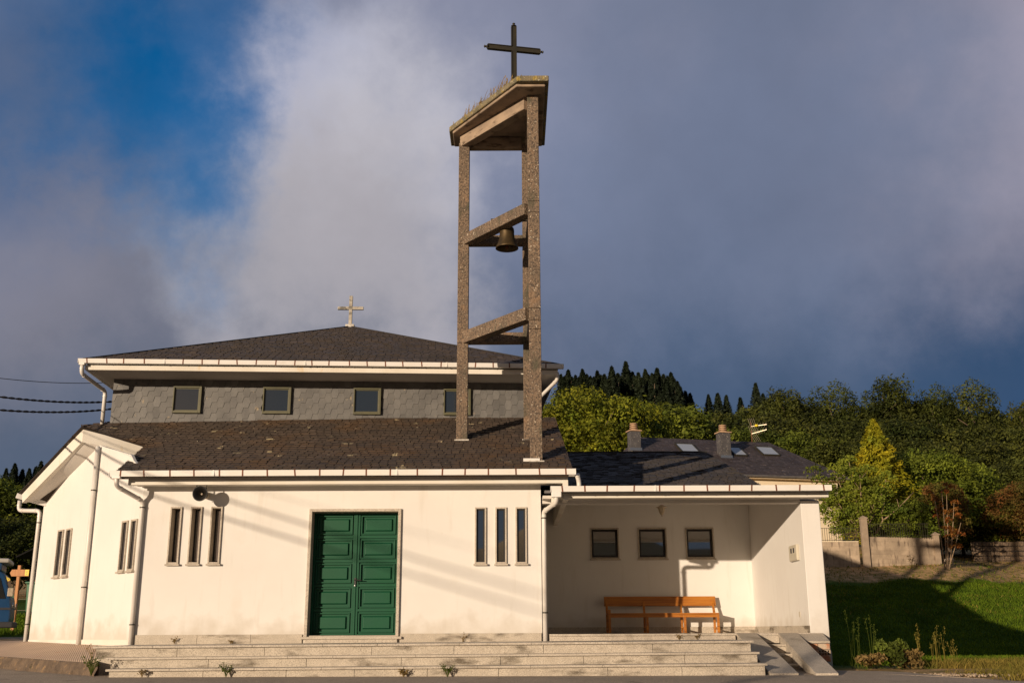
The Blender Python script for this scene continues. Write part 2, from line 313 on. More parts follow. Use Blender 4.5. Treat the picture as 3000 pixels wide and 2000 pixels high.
M['leaf_plum'] = leafmat('fruit_tree_leaves', (0.24, 0.27, 0.03), (0.12, 0.16, 0.02), 0.0, 0.3)
M['leaf_fresh'] = leafmat('fresh_green_leaves', (0.17, 0.20, 0.02), (0.08, 0.115, 0.014), 0.0, 0.3)
M['leaf_red'] = leafmat('red_leaves', (0.32, 0.095, 0.022), (0.13, 0.085, 0.018), 0.0, 0.3, 2.0)
M['leaf_photinia'] = leafmat('photinia_leaves', (0.075, 0.088, 0.014), (0.15, 0.060, 0.018), 0.0, 0.25, 0.8)
M['weed'] = leafmat('weed_leaves', (0.11, 0.14, 0.02), (0.06, 0.08, 0.015), 0.0)
M['dryweed'] = leafmat('dry_weed', (0.30, 0.20, 0.07), (0.16, 0.11, 0.04), 0.0)
M['grass'] = mat('lawn_grass', (0.135, 0.200, 0.013), (0.075, 0.130, 0.010), 0.8, 0.9, 4, tint=True, spec=0.1, trans=0.3)
M['drygrass'] = mat('dry_grass', (0.30, 0.22, 0.05), (0.16, 0.15, 0.03), 0.85, 1.2, 4, tint=True, spec=0.1, trans=0.3)

def glass(name, tintc, rough=0.02):
    m = bpy.data.materials.new(name); m.use_nodes = True; b = m.node_tree.nodes['Principled BSDF']
    b.inputs['Base Color'].default_value = (*tintc, 1); b.inputs['Roughness'].default_value = rough; b.inputs['Specular IOR Level'].default_value = 0.9; b.inputs['IOR'].default_value = 2.5
    return m
M['glass'] = glass('dark_window_glass', (0.010, 0.011, 0.013))
M['drum_glass'] = glass('clerestory_glass', (0.020, 0.026, 0.034), 0.08); M['drum_glass'].node_tree.nodes['Principled BSDF'].inputs['IOR'].default_value = 1.7

# ---------------------------------------------------------------- ground
def sstep(a, b, x): t = np.clip((x - a) / (b - a), 0, 1); return t * t * (3 - 2 * t)
def pl(x, xs, ys): return np.interp(x, xs, ys)
def height(x, y):
    x = np.asarray(x, float); y = np.asarray(y, float)
    front = 0.045 * np.maximum(y + 3, -45)
    left = pl(y, [-3, 0, 10, 16, 30, 60, 90, 160, 300], [0, 0.02, .42, .72, 1.8, 3.5, 6, 13, 22])
    bank = pl(y - 0.8 * np.clip(x - 20.2, 0, 4), [-3, 0, 3, 12, 14, 16, 18, 20, 24, 27, 29.5, 32, 36, 42, 60, 90, 150, 300], [-.03, .05, .08, -.28, -.15, .12, .5, .98, 1.9, 2.72, 3.50, 3.95, 4.5, 5.3, 7.5, 13.0, 26.0, 42.0])
    right = bank
    w = sstep(-6.5, 5.0, x)
    wf = sstep(46, 76, y)
    w = w * (1 - wf) + sstep(-26, -4, x) * wf
    z = left * (1 - w) + right * w
    z = np.where(y < -3, front, z)
    # far hills behind the camera
    z = z + (44 + 9*np.sin(x/57.0 + 1) + 5*np.sin(x/19.0) + 2.0*np.sin(x/7.3)) * sstep(220, 560, -y) + 30 * sstep(200, 500, np.abs(x)) * sstep(-300, -100, -np.abs(y)) * 0.3
    return z
def H(x, y): return float(height(x, y))

def build_ground():
    xs = np.unique(np.concatenate([np.linspace(-700, -40, 34), np.arange(-40, 60, 1.0), np.linspace(60, 700, 34)]))
    ys = np.unique(np.concatenate([np.linspace(-700, -30, 34), np.arange(-30, 70, 1.0), np.linspace(70, 600, 50)]))
    X, Y = np.meshgrid(xs, ys); Z = height(X, Y)
    rng = np.random.RandomState(3); Z = Z + rng.uniform(-.012, .012, Z.shape) * (Y > -2)
    nx = len(xs); v = np.stack([X.ravel(), Y.ravel(), Z.ravel() - 0.03], 1)
    f = [(j*nx+i, j*nx+i+1, (j+1)*nx+i+1, (j+1)*nx+i) for j in range(len(ys)-1) for i in range(nx-1)]
    me = bpy.data.meshes.new('ground'); me.from_pydata(v.tolist(), [], f); me.update()
    for p in me.polygons: p.use_smooth = True
    o = bpy.data.objects.new('ground', me); COL.objects.link(o); tag(o, kind='structure')
    m = bpy.data.materials.new('meadow_and_bare_earth'); m.use_nodes = True; nt = m.node_tree; N = nt.nodes; L = nt.links; b = N['Principled BSDF']
    b.inputs['Roughness'].default_value = 0.95; b.inputs['Specular IOR Level'].default_value = 0.1
    tc = N.new('ShaderNodeTexCoord'); sep = N.new('ShaderNodeSeparateXYZ'); L.new(tc.outputs['Object'], sep.inputs[0])
    def noise(s, d=5):
        n = N.new('ShaderNodeTexNoise'); n.inputs['Scale'].default_value = s; n.inputs['Detail'].default_value = d; L.new(tc.outputs['Object'], n.inputs['Vector']); return n.outputs[0]
    def mr(src, a, bb, c=0., d=1.):
        r = N.new('ShaderNodeMapRange'); r.inputs[1].default_value = a; r.inputs[2].default_value = bb; r.inputs[3].default_value = c; r.inputs[4].default_value = d; L.new(src, r.inputs[0]); return r.outputs[0]
    def math_(op, a, bb):
        n = N.new('ShaderNodeMath'); n.operation = op
        for i, v in enumerate((a, bb)):
            if isinstance(v, (int, float)): n.inputs[i].default_value = v
            else: L.new(v, n.inputs[i])
        return n.outputs[0]
    def mix(fac, a, bb):
        x = N.new('ShaderNodeMix'); x.data_type = 'RGBA'; L.new(fac, x.inputs[0])
        for s, v in ((6, a), (7, bb)):
            if isinstance(v, tuple): x.inputs[s].default_value = (*v, 1)
            else: L.new(v, x.inputs[s])
        return x.outputs[2]
    grass = mix(mr(noise(2.2), .35, .65), (0.035, 0.070, 0.008), (0.055, 0.100, 0.010))
    earth = mix(mr(noise(3.5), .4, .62), (0.60, 0.37, 0.20), (0.28, 0.20, 0.08))
    # bare earth along the foot of the boundary wall (high part of the bank) and along the road edge
    wob = math_('MULTIPLY', mr(noise(0.6), 0, 1, -1, 1), 2.2)
    yb = math_('ADD', sep.outputs['Y'], wob)
    zb_ = math_('ADD', sep.outputs['Z'], math_('MULTIPLY', mr(noise(0.5), 0, 1, -1, 1), 0.4))
    up = mr(zb_, 2.6, 2.8)
    lo = mr(yb, .4, -.8)
    fac = math_('MAXIMUM', up, lo)
    patch = mr(noise(1.5), 0.35, 0.66, 1, 0.6)
    fac = math_('MULTIPLY', fac, patch)
    c = mix(fac, grass, earth)
    L.new(c, b.inputs['Base Color'])
    bp = N.new('ShaderNodeBump'); bp.inputs['Strength'].default_value = 0.8; bp.inputs['Distance'].default_value = 0.06; L.new(noise(14, 6), bp.inputs['Height']); L.new(bp.outputs[0], b.inputs['Normal'])
    me.materials.append(m)
build_ground()

# road: in front of the steps and round the left side of the church
def sheet(name, poly, mat_, dz, kind='structure', step=0.8, hfun=None):
    """fills a plan polygon with a draped grid"""
    bm = bmesh.new(); vs = [bm.verts.new((x, y, 0)) for x, y in poly]; bm.faces.new(vs)
    xs = [p[0] for p in poly]; ys = [p[1] for p in poly]
    k = math.floor(min(xs)) + step
    while k < max(xs): bmesh.ops.bisect_plane(bm, geom=bm.verts[:] + bm.edges[:] + bm.faces[:], plane_co=(k, 0, 0), plane_no=(1, 0, 0)); k += step
    k = math.floor(min(ys)) + step
    while k < max(ys): bmesh.ops.bisect_plane(bm, geom=bm.verts[:] + bm.edges[:] + bm.faces[:], plane_co=(0, k, 0), plane_no=(0, 1, 0)); k += step
    for v in bm.verts: v.co.z = (hfun or H)(v.co.x, v.co.y) + dz
    me = bpy.data.meshes.new(name); bm.to_mesh(me); bm.free(); me.materials.append(mat_)
    o = bpy.data.objects.new(name, me); COL.objects.link(o); tag(o, kind=kind); return o
sheet('road', [(-60, -60), (30, -60), (20, -12), (13.0, -8.6), (9.2, -6.6), (7.6, -4.9), (6.6, -3.6), (6.35, -2.2), (6.0, -1.9), (5.0, -1.6), (4.0, -1.2), (-5, -1.2), (-6.2, -1.8), (-9.5, .9), (-12.2, 3.7), (-13.6, 7), (-13.4, 9), (-12.0, 12.5), (-26, 12.0), (-60, 11)], M['asphalt'], 0.012, step=1.6)

def ground_hit(px, py):
    d = ray(px, py); t = 12.0
    while t < 90:
        p = CAM + d * t
        if p.z < H(p.x, p.y): break
        t += .03
    return Vector((p.x, p.y, H(p.x, p.y)))

# ---------------------------------------------------------------- slate courses
def slate_roof(name, poly, mat_, parent, eave_dir, tw=0.30, course=0.20, seed=1, tilt=0.018, thick=0.05, under=None, jit=0.10):
    """poly: planar 3D polygon (convex). Real overlapping slates in courses, clipped to the polygon, on a slab."""
    rnd = random.Random(seed)
    P = [Vector(p) for p in poly]; o = P[0]
    ux = Vector(eave_dir).normalized()
    n = Vector((0, 0, 0))
    for i in range(len(P)): n += (P[i] - o).cross(P[(i+1) % len(P)] - o)
    n.normalize()
    if n.z < 0: n = -n
    ux = (ux - n * ux.dot(n)).normalized(); uy = n.cross(ux)
    if uy.z < 0: ux = -ux; uy = n.cross(ux)
    q = [((p - o).dot(ux), (p - o).dot(uy)) for p in P]
    x0, x1 = min(a for a, b in q), max(a for a, b in q); y0, y1 = min(b for a, b in q), max(b for a, b in q)
    bm = bmesh.new(); tl = bm.faces.layers.float.new('t')
    r = 0; y = y0
    while y < y1:
        x = x0 - tw * rnd.random(); 
        while x < x1:
            w = tw * rnd.uniform(0.9, 1.1); dy = rnd.uniform(-1, 1) * 0.014; h = tilt * rnd.uniform(0.6, 1.6); t = 1 + rnd.uniform(-1, 1) * jit * 1.8
            if rnd.random() < 0.05: t *= 1.35
            g = 0.007
            a = [o + ux*(x+g) + uy*(y+dy) + n*h, o + ux*(x+w-g) + uy*(y+dy) + n*h*rnd.uniform(.8, 1.2), o + ux*(x+w-g) + uy*(y+course+0.03) + n*0.001, o + ux*(x+g) + uy*(y+course+0.03) + n*0.001]
            b = [o + ux*(x+g) + uy*(y+dy) - n*0.002, o + ux*(x+w-g) + uy*(y+dy) - n*0.002]
            v = [bm.verts.new(p) for p in a + b]
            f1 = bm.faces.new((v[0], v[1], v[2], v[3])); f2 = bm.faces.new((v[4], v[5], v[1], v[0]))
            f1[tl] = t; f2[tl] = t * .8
            x += w
        y += course; r += 1
    cen = sum(P, Vector()) / len(P)
    for i in range(len(P)):
        a, b = P[i], P[(i+1) % len(P)]; pn = (b - a).cross(n)
        if pn.dot(a - cen) < 0: pn = -pn
        bmesh.ops.bisect_plane(bm, geom=bm.verts[:] + bm.edges[:] + bm.faces[:], plane_co=a, plane_no=pn, clear_outer=True)
    mb = MB()
    bm.verts.index_update()
    mb.v = [tuple(v.co) for v in bm.verts]; mb.f = [[v.index for v in f.verts] for f in bm.faces]; mb.t = [f[tl] for f in bm.faces]; bm.free()
    k = len(mb.v); m = len(P)                                   # slab below
    mb.v += [tuple(p - n*0.003) for p in P] + [tuple(p - n*thick) for p in P]
    order = list(range(m))
    mb.f += [[k+i for i in order], [k+m+i for i in order[::-1]]] + [[k+i, k+m+i, k+m+(i+1) % m, k+(i+1) % m] for i in range(m)]; mb.t += [0.5] * (m + 2)
    return mb.build(name, mat_, parent)

# ---------------------------------------------------------------- walls with openings
def panel(mb, s0, s1, z0, z1, holes, t, top=None):
    """wall in the x/z plane of mb's frame: front at y=0, back at y=t; holes (s0,s1,z0,z1); top: extra outline points above z1 from s1 back to s0"""
    S = sorted({s0, s1, *[h[0] for h in holes], *[h[1] for h in holes]}); Z = sorted({z0, z1, *[h[2] for h in holes], *[h[3] for h in holes]})
    for i in range(len(S)-1):
        for j in range(len(Z)-1):
            cs, cz = (S[i]+S[i+1])/2, (Z[j]+Z[j+1])/2
            if any(h[0] < cs < h[1] and h[2] < cz < h[3] for h in holes): continue
            mb.quad((S[i],0,Z[j]), (S[i+1],0,Z[j]), (S[i+1],0,Z[j+1]), (S[i],0,Z[j+1]))
            mb.quad((S[i],t,Z[j]), (S[i],t,Z[j+1]), (S[i+1],t,Z[j+1]), (S[i+1],t,Z[j]))
    for a, b, c, d in holes:
        mb.quad((a,0,c),(a,0,d),(a,t,d),(a,t,c)); mb.quad((b,0,d),(b,0,c),(b,t,c),(b,t,d)); mb.quad((a,0,d),(b,0,d),(b,t,d),(a,t,d)); mb.quad((b,0,c),(a,0,c),(a,t,c),(b,t,c))
    mb.quad((s0,0,z0),(s0,0,z1),(s0,t,z1),(s0,t,z0)); mb.quad((s1,0,z1),(s1,0,z0),(s1,t,z0),(s1,t,z1)); mb.quad((s1,0,z0),(s0,0,z0),(s0,t,z0),(s1,t,z0))
    if top:
        pts = [(s0, z1)] + [(s1, z1)] + top
        n = len(pts); mb.add([(a,0,b) for a, b in pts] + [(a,t,b) for a, b in pts], [tuple(range(n)), tuple(range(n, 2*n))[::-1]] + [(i, n+i, n+i+1, i+1) for i in range(1, n-1)] + [(n-1, 2*n-1, n, 0)])
    else: mb.quad((s0,0,z1),(s1,0,z1),(s1,t,z1),(s0,t,z1))

def slit_window(Mx, parent, a, b, c, d, pane_mat, depth=0.24, fw=0.045, proud=0.035, sill=True, inner=0.03, name='window'):
    """granite surround > pane, inner_frame, sill"""
    mb = MB(Mx)
    mb.box(a, a+fw, -proud, depth, c, d); mb.box(b-fw, b, -proud, depth, c, d)
    mb.box(a+fw, b-fw, -proud, depth, d-fw, d); mb.box(a+fw, b-fw, -proud+.002, depth, c, c+fw)
    w = mb.build(name, M['granite_smooth'], parent, bevel=0.004)
    if sill: MB(Mx).box(a-0.02, b+0.025, -proud-0.03, -.004, c-0.035, c-0.002).build('sill', M['granite_smooth'], w, bevel=0.004)
    i = MB(Mx); y0, y1 = depth-0.06, depth-0.02
    A, B, Cz, Dz = a+fw+.001, b-fw-.001, c+fw+.001, d-fw-.001
    i.box(A, A+inner, y0, y1, Cz, Dz); i.box(B-inner, B, y0, y1, Cz, Dz); i.box(A+inner, B-inner, y0, y1, Cz, Cz+inner); i.box(A+inner, B-inner, y0, y1, Dz-inner, Dz)
    i.build('window_frame', M['dark_frame'], w)
    MB(Mx).box(A+inner, B-inner, y0+0.012, y0+0.02, Cz+inner, Dz-inner).build('pane', pane_mat, w)
    MB(Mx).box(A, B, depth+.02, depth+.03, Cz, Dz).build('blackout', M['black'], w)
    return w

I4 = Matrix()
W45 = frame((-10.352, 3.352, 0), (0.7071, -0.7071))      # side wall: s=0 far end, s=4.74 front corner
DRM = frame((-9.4, 4.2, 0), (1, 0.065))                    # upper storey, turned a few degrees
church = thing('church', (-3.2, 2.5, 0.4), 'white plastered village church with dark slate roofs, green double door and open porch', 'church')

# ---- front wall
Z0, ZT = 0.30, 3.46
slL = [(-6.455, -6.235), (-6.073, -5.855), (-5.69, -5.47)]
slR = [(-0.714, -0.498), (-0.331, -0.116), (0.049, 0.263)]
DOOR = (-3.83, -2.10, 0.585, 2.90)
holes = [(a, b, 1.90, 2.955) for a, b in slL] + [(a, b, 1.878, 2.92) for a, b in slR] + [DOOR]
mb = MB(); panel(mb, -7.0, 0.53, Z0, ZT, holes, 0.32); mb.build('front_wall', M['plaster'], church, weld=True)
mb = MB(); mb.box(0.21, 0.53, 0.32, 4.5, Z0, 3.9); mb.build('porch_side_of_nave', M['plaster'], church)
for a, b in slL: slit_window(I4, church, a, b, 1.90, 2.955, M['glass'], depth=0.24, fw=.030)
for a, b in slR: slit_window(I4, church, a, b, 1.878, 2.92, M['glass'], depth=0.07, fw=.030, inner=0.028)
# granite plinth of the front wall, in slabs
mb = MB()
x = -7.02
for w in (1.24, .98, 1.0):
    mb.box(x, min(x + w, -3.86) - .004, -0.03, -0.002, 0.40, 0.628); x += w
mb.build('plinth', M['granite'], church, bevel=0.004); mb = MB()
x = -2.07
for w in (1.3, 1.3): mb.box(x, min(x + w, .52) - .004, -0.03, -0.002, 0.40, 0.632); x += w
mb.build('plinth', M['granite'], church, bevel=0.004)

# ---- door
door = MB(); a, b, c, d = DOOR
door.box(a, a+.055, -.05, .30, c, d); door.box(b-.055, b, -.05, .30, c, d); door.box(a+.055, b-.055, -.05, .30, d-.05, d)
door = door.build('door', M['granite_smooth'], church, bevel=0.004)
MB().box(a-.06, b+.06, -.09, -.001, c-.045, c-.001).box(a+.02, b-.02, -.06, -.001, c-.17, c-.047).build('threshold', M['granite_smooth'], door, bevel=0.005)
MB().box(a, b, .0, .3, c-.002, c+.018).build('sill', M['granite_smooth'], door)
mid = -2.965; yD = 0.22
def leaf(x0, x1, right):
    mb = MB(); z0, z1 = c + .022, d - .055
    mb.box(x0, x1, yD + .03, yD + .05, z0, z1)                             # sheet behind
    # raised stiles and rails
    st = 0.045; hs = (z1 - z0) / 5
    mb.box(x0, x0+st, yD, yD+.03, z0, z1); mb.box(x1-st, x1, yD, yD+.03, z0, z1)
    for k in range(6):
        zz = z0 + k * hs; zl = max(z0, zz - .022); zh = min(z1, zz + .022)
        mb.box(x0+st+.001, x1-st-.001, yD+.001, yD+.03, zl, zh)
    for k in range(5):
        A, B, C_, D_ = x0+st+.018, x1-st-.018, z0+k*hs+.045, z0+(k+1)*hs-.045
        for (p, q, r_, s_) in ((A, A+.022, C_, D_), (B-.022, B, C_, D_), (A+.023, B-.023, C_, C_+.022), (A+.023, B-.023, D_-.022, D_)): mb.box(p, q, yD-.012, yD+.03, r_, s_)
        A2, B2, C2, D2 = A+.075, B-.062, C_+.062, D_-.062                     # raised field with bevelled border
        yb, yf = yD+.03, yD-.006; e = .018
        mb.add([(A2,yb,C2),(B2,yb,C2),(B2,yb,D2),(A2,yb,D2),(A2+e,yf,C2+e),(B2-e,yf,C2+e),(B2-e,yf,D2-e),(A2+e,yf,D2-e)], [(4,5,6,7),(0,1,5,4),(1,2,6,5),(2,3,7,6),(3,0,4,7)])
    lf = mb.build('door_leaf', M['green_door'], door, bevel=0.003)
    return lf
leaf(a+.060, mid-.012, False); leaf(mid+.022, b-.060, True)
MB().box(mid-.010, mid+.020, yD-.016, yD+.03, c+.02, d-.055).build('cover_strip', M['green_door'], door, bevel=0.004)
MB().box(a+.055, b-.055, yD-.01, yD+.05, d-.054, d-.048).box(a+.0555, a+.0595, yD-.01, yD+.05, c+.02, d-.055).box(b-.0595, b-.0555, yD-.01, yD+.05, c+.02, d-.055).build('metal_frame', M['green_door'], door)
hd = MB(); hd.tube([(mid+.005, yD-.016, 1.60), (mid+.005, yD-.075, 1.60), (mid+.02, yD-.085, 1.60), (mid+.13, yD-.082, 1.595)], .011, 8); hd.box(mid-.014, mid+.024, yD-.024, yD-.016, 1.52, 1.64)
hd.build('handle', M['black'], door, smooth=False)
MB().lathe([(0.0,.012),(.015,.01),(.017,0)], (mid+.006, yD-.018, 1.50), 10, (0,-1,0)).build('lock', M['chrome'], door)
for zz in (.86, 2.62):
    MB().tube([(b-.062, yD-.018, zz), (b-.062, yD-.018, zz+.15)], .010, 8).build('hinge', M['meter'], door)

# ---- oblique side wall (left)
wins = [(4.74-.365, 4.74-.115), (4.74-.745, 4.74-.495), (4.74-3.34, 4.74-3.06), (4.74-3.755, 4.74-3.475)]
wz = [(1.79, 2.745), (1.79, 2.745), (1.80, 2.775), (1.80, 2.775)]
mb = MB(W45)
panel(mb, 0, 4.74, 0.30, 3.45, [(a_, b_, z_[0], z_[1]) for (a_, b_), z_ in zip(wins, wz)], 0.06, top=[(4.74, 3.60), (4.20, 3.90), (4.06, 4.035), (2.86, 4.326), (2.58, 4.405), (0, 3.50)])
mb.build('side_wall', M['plaster'], church, weld=True)
for (a_, b_), z_ in zip(wins, wz): slit_window(W45, church, a_, b_, z_[0], z_[1], M['mesh_panel'], depth=0.06, fw=0.035, inner=0.012)
MB(W45).box(2.62, 4.73, -.03, -.001, .36, .545).box(.0, 2.60, -.015, -.001, .42, .535).build('side_plinth', M['trim'], church, bevel=0.004)
# main body behind (closes the volume)
MB().box(-9.3, 0.2, 4.1, 16.0, 0.2, 5.15).build('rear_walls', M['plaster'], church)

# ---- main roof
kM = 0.40
zM = lambda y: 3.50 + kM * (y + 0.5)
slate_roof('main_roof', [(-7.42, -.62, zM(-.62)), (1.14, -.62, zM(-.62)), (1.02, 4.62, zM(4.62)), (-8.05, 4.62, zM(4.62))], M['slate'], church, (1, 0, 0), .17, .18, 4)
slate_roof('wing_roof', [(-7.73, 1.95, zM(1.95)), (-8.01, 4.37, zM(4.37)), (-9.45, 4.37, zM(4.37)), (-9.98, 3.98, zM(3.98)), (-9.5, 3.1, zM(3.1))], M['slate'], church, (1, 0, 0), .17, .18, 5)
# lean-to slope on the far left with its bargeboards meeting at the high corner
PA, PL, PE = Vector((-8.93, 1.48, 4.787)), Vector((-10.83, 3.10, 3.62)), Vector((-7.74, 1.90, 4.455)); PW = PE - PA
slate_roof('left_slope', [PA, PL, PL + PW, PE], M['slate'], church, PW, .29, .185, 6, thick=.035)
mb = MB(); a_, b_ = Vector((-8.89, 1.50, 4.750)), Vector((-10.70, 3.00, 3.585))
mb.prism([a_, b_, b_ + Vector((.03, -.01, -.185)), a_ + Vector((0, 0, -.285))], (0, 0, 0), (.06, .07, 0)); mb.build('bargeboard', M['trim'], church)
mb = MB(); e_ = Vector((-7.75, 1.835, 4.42))
mb.prism([a_, e_, e_ - Vector((0, 0, .205)), a_ - Vector((0, 0, .285))], (0, 0, 0), (-.02, .08, 0)); mb.build('bargeboard', M['trim'], church)
mb = MB(); u0_, u1_ = a_.lerp(e_, .47) + Vector((.0, .07, -.245)), a_.lerp(e_, .90) + Vector((-.02, .06, -.205)); mb.prism([u0_, u1_, u1_ - Vector((.02, 0, .22)), u0_ - Vector((0, 0, .3))], (0, 0, 0), (0, .06, 0)); mb.build('wall_head', M['plaster'], church)
w0, w1 = W45 @ Vector((.0, .0, 3.49)), W45 @ Vector((2.58, .0, 4.395))
mb = MB(); A0, B0 = a_ + Vector((.03, .04, -.270)), b_ + Vector((.05, .03, -.175)); g_ = lambda u, v: (A0.lerp(B0, u)).lerp(w1.lerp(w0, u), v)
for iu in range(16):
    for iv in range(6):
        q_ = [g_(iu/16, iv/6), g_((iu+1)/16, iv/6), g_((iu+1)/16, (iv+1)/6), g_(iu/16, (iv+1)/6)]; mb.quad(*q_)
mb.build('soffit', M['soffit'], church, weld=True, smooth=True)
# ---- eaves of the front
MB().box(-7.16, 1.03, -.42, -.30, 3.315, 3.425).box(-7.10, 1.02, -.299, -.001, 3.335, 3.40).build('fascia', M['trim'], church, bevel=0.006)
def gutter(Mx, x0, x1, yf, zt, h=.105, d=.12, sp=.46, seed=0, lower_joint=None):
    mb = MB(Mx); t = .006
    prof = [(0, zt), (-d, zt + .0), (-d - .004, zt - .012), (-d + .012, zt - h), (0, zt - h), (0, zt - h + t), (-d + .018, zt - h + t), (-d + t, zt - .008), (-t, zt - .008)]
    mb.prism([(x0, yf + y, z) for y, z in prof], (x0, 0, 0), (x1, 0, 0))
    mb.box(x0 - .006, x0, yf - d - .004, yf, zt - h, zt + .002); mb.box(x1, x1 + .006, yf - d - .004, yf, zt - h, zt + .002)
    rnd = random.Random(seed)
    k = x0 + 1.9
    while k < x1 - 1: mb.box(k, k + .03, yf - d - .008, yf - d + .016, zt - h - .003, zt + .004); k += 3.1 + rnd.uniform(-.3, .3)
    g = mb.build('gutter', M['gutter'], church)
    k = x0 + .42 * sp
    base = None
    while k < x1 - .05:
        b = MB(Mx); s = rnd.uniform(-.012, .012)
        b.add([(k, yf - d - .008, zt + .002), (k + .027, yf - d - .008, zt + .002), (k + .027 + s, yf - d + .008, zt - h - .004), (k + s, yf - d + .008, zt - h - .004), (k, yf, zt + .002), (k + .02, yf, zt + .002), (k + .02, yf, zt + .006), (k, yf, zt + .006), (k, yf - d - .011, zt + .006), (k + .02, yf - d - .011, zt + .006)],
              [(0, 1, 2, 3), (8, 9, 1, 0), (7, 6, 9, 8)])
        b.build('gutter_strap', M['rust'], g); k += sp * rnd.uniform(.9, 1.1)
    return g
gutter(I4, -7.42, 1.16, -.57, 3.545, sp=.46, seed=2)
MB().box(-7.40, 1.12, -.569, -.44, 3.42, 3.43).build('eave_board', M['lead'], church)

def pipe(pts, r=.044, clamps=(), nm='downpipe'):
    """rounded elbows"""
    P = [Vector(p) for p in pts]; out = [P[0]]
    for i in range(1, len(P) - 1):
        a = (P[i-1] - P[i]).normalized(); b = (P[i+1] - P[i]).normalized(); k = min(.09, (P[i-1]-P[i]).length*.45, (P[i+1]-P[i]).length*.45)
        for t in (0, .25, .5, .75, 1): out.append((P[i] + a*k) * (1-t)**2 + P[i] * 2*t*(1-t) + (P[i] + b*k) * t**2)
    out.append(P[-1])
    o = MB().tube(out, r, 14).build(nm, M['pipe'], church, smooth=True)
    rings = MB()
    for p, z in clamps: MB().tube([(p[0], p[1], z), (p[0], p[1], z + .022)], r + .010, 14).build('clamp', M['iron'], o)
    for i in range(1, len(P) - 1):
        for d_ in ((P[i-1] - P[i]).normalized(), (P[i+1] - P[i]).normalized()):
            c_ = P[i] + d_ * .10; MB().tube([c_, c_ + d_ * .03], r + .006, 14).build('collar', M['pipe'], o)
    return o
pipe([(-7.30, -.62, 3.44), (-7.30, -.62, 3.27), (-6.98, -.055, 3.06), (-6.98, -.055, .44)], r=.041, clamps=[((-6.98, -.055), 2.93), ((-6.98, -.055), .80)])
m_ = W45 @ Vector((2.66, -.07, 0)); pipe([(m_.x, m_.y, 4.36), (m_.x, m_.y, .43)], clamps=[((m_.x, m_.y), 3.45), ((m_.x, m_.y), 1.53)])
m0 = W45 @ Vector((-.10, -.03, 0)); m1 = W45 @ Vector((-.62, -.30, 0))
pipe([(m1.x, m1.y, 3.52), (m1.x, m1.y, 3.30), (m0.x, m0.y, 3.27), (m0.x, m0.y, .49)], clamps=[((m0.x, m0.y), 3.0), ((m0.x, m0.y), .84)])
gg = MB(); e0 = PL + Vector((-.03, .0, -.05)); gg.bar(e0, e0 + PW * .55, .12, .11); gg.build('gutter', M['gutter'], church, bevel=.006)
pipe([(.80, -.66, 3.12), (.80, -.66, 2.93), (.585, -.047, 2.83), (.585, -.047, .45)], clamps=[((.585, -.047), 2.70), ((.585, -.047), .98)])
MB().box(.71, .89, -.73, -.60, 3.02, 3.12).build('outlet', M['gutter'], church, bevel=.01); MB().box(-7.38, -7.22, -.69, -.56, 3.40, 3.45).build('outlet', M['gutter'], church, bevel=.01)
pipe([(1.19, -.58, 3.46), (1.23, -.52, 3.33), (1.23, -.52, 3.20)])
# ---- upper storey (drum)
MB(DRM).box(0.03, 10.02, 0.03, 9.9, 5.0, 6.50).build('upper_wall', M['slate_dark'], church)
def drum_slates():
    mb = MB(DRM); rnd = random.Random(9); wn = [(1.40, 2.08), (3.49, 4.17), (5.62, 6.29), (7.76, 8.43)]
    px, pz = .148, .257; col = 0; x = -.02
    nx = int(10.1 / px) + 1
    for i in range(nx):
        for j in range(7):
            cx_ = i * px; cz = 5.26 + j * pz + (pz / 2 if i % 2 else 0)
            hw, hi, hh = .093, .055, pz / 2
            pts = [(cx_-hw, cz), (cx_-hi, cz-hh), (cx_+hi, cz-hh), (cx_+hw, cz), (cx_+hi, cz+hh), (cx_-hi, cz+hh)]
            pts = [(min(max(a_, 0), 10.05), min(max(b_, 5.36), 6.44)) for a_, b_ in pts]
            if max(a_ for a_, b_ in pts) - min(a_ for a_, b_ in pts) < .03 or max(b_ for a_, b_ in pts) - min(b_ for a_, b_ in pts) < .02: continue
            cen = (sum(p[0] for p in pts)/6, sum(p[1] for p in pts)/6)
            if any(a_ + .06 < cen[0] < b_ - .06 and 5.72 < cen[1] < 6.18 for a_, b_ in wn): continue
            pts = [(cen[0] + (a_-cen[0])*.991, cen[1] + (b_-cen[1])*.991) for a_, b_ in pts]
            t = rnd.uniform(.88, 1.10) * (1.18 if rnd.random() < .05 else 1); tl = rnd.uniform(-.004, .004)
            f = []
            for a_, b_ in pts: f.append((a_, -.004 - .013 * (.5 - (b_ - cz) / pz) + tl * (a_ - cx_) / px, b_))
            n = len(mb.v); mb.add(f + [(p[0], .03, p[2]) for p in f], [(0,1,2,3,4,5)] + [(k, k+6, (k+1)%6+6, (k+1)%6) for k in range(6)], t)
    return mb.build('slate_cladding', M['slate_hex'], church)
drum_slates()
MB(DRM).box(-.02, 10.07, -.05, .02, 5.30, 5.365).build('flashing', M['lead'], church)
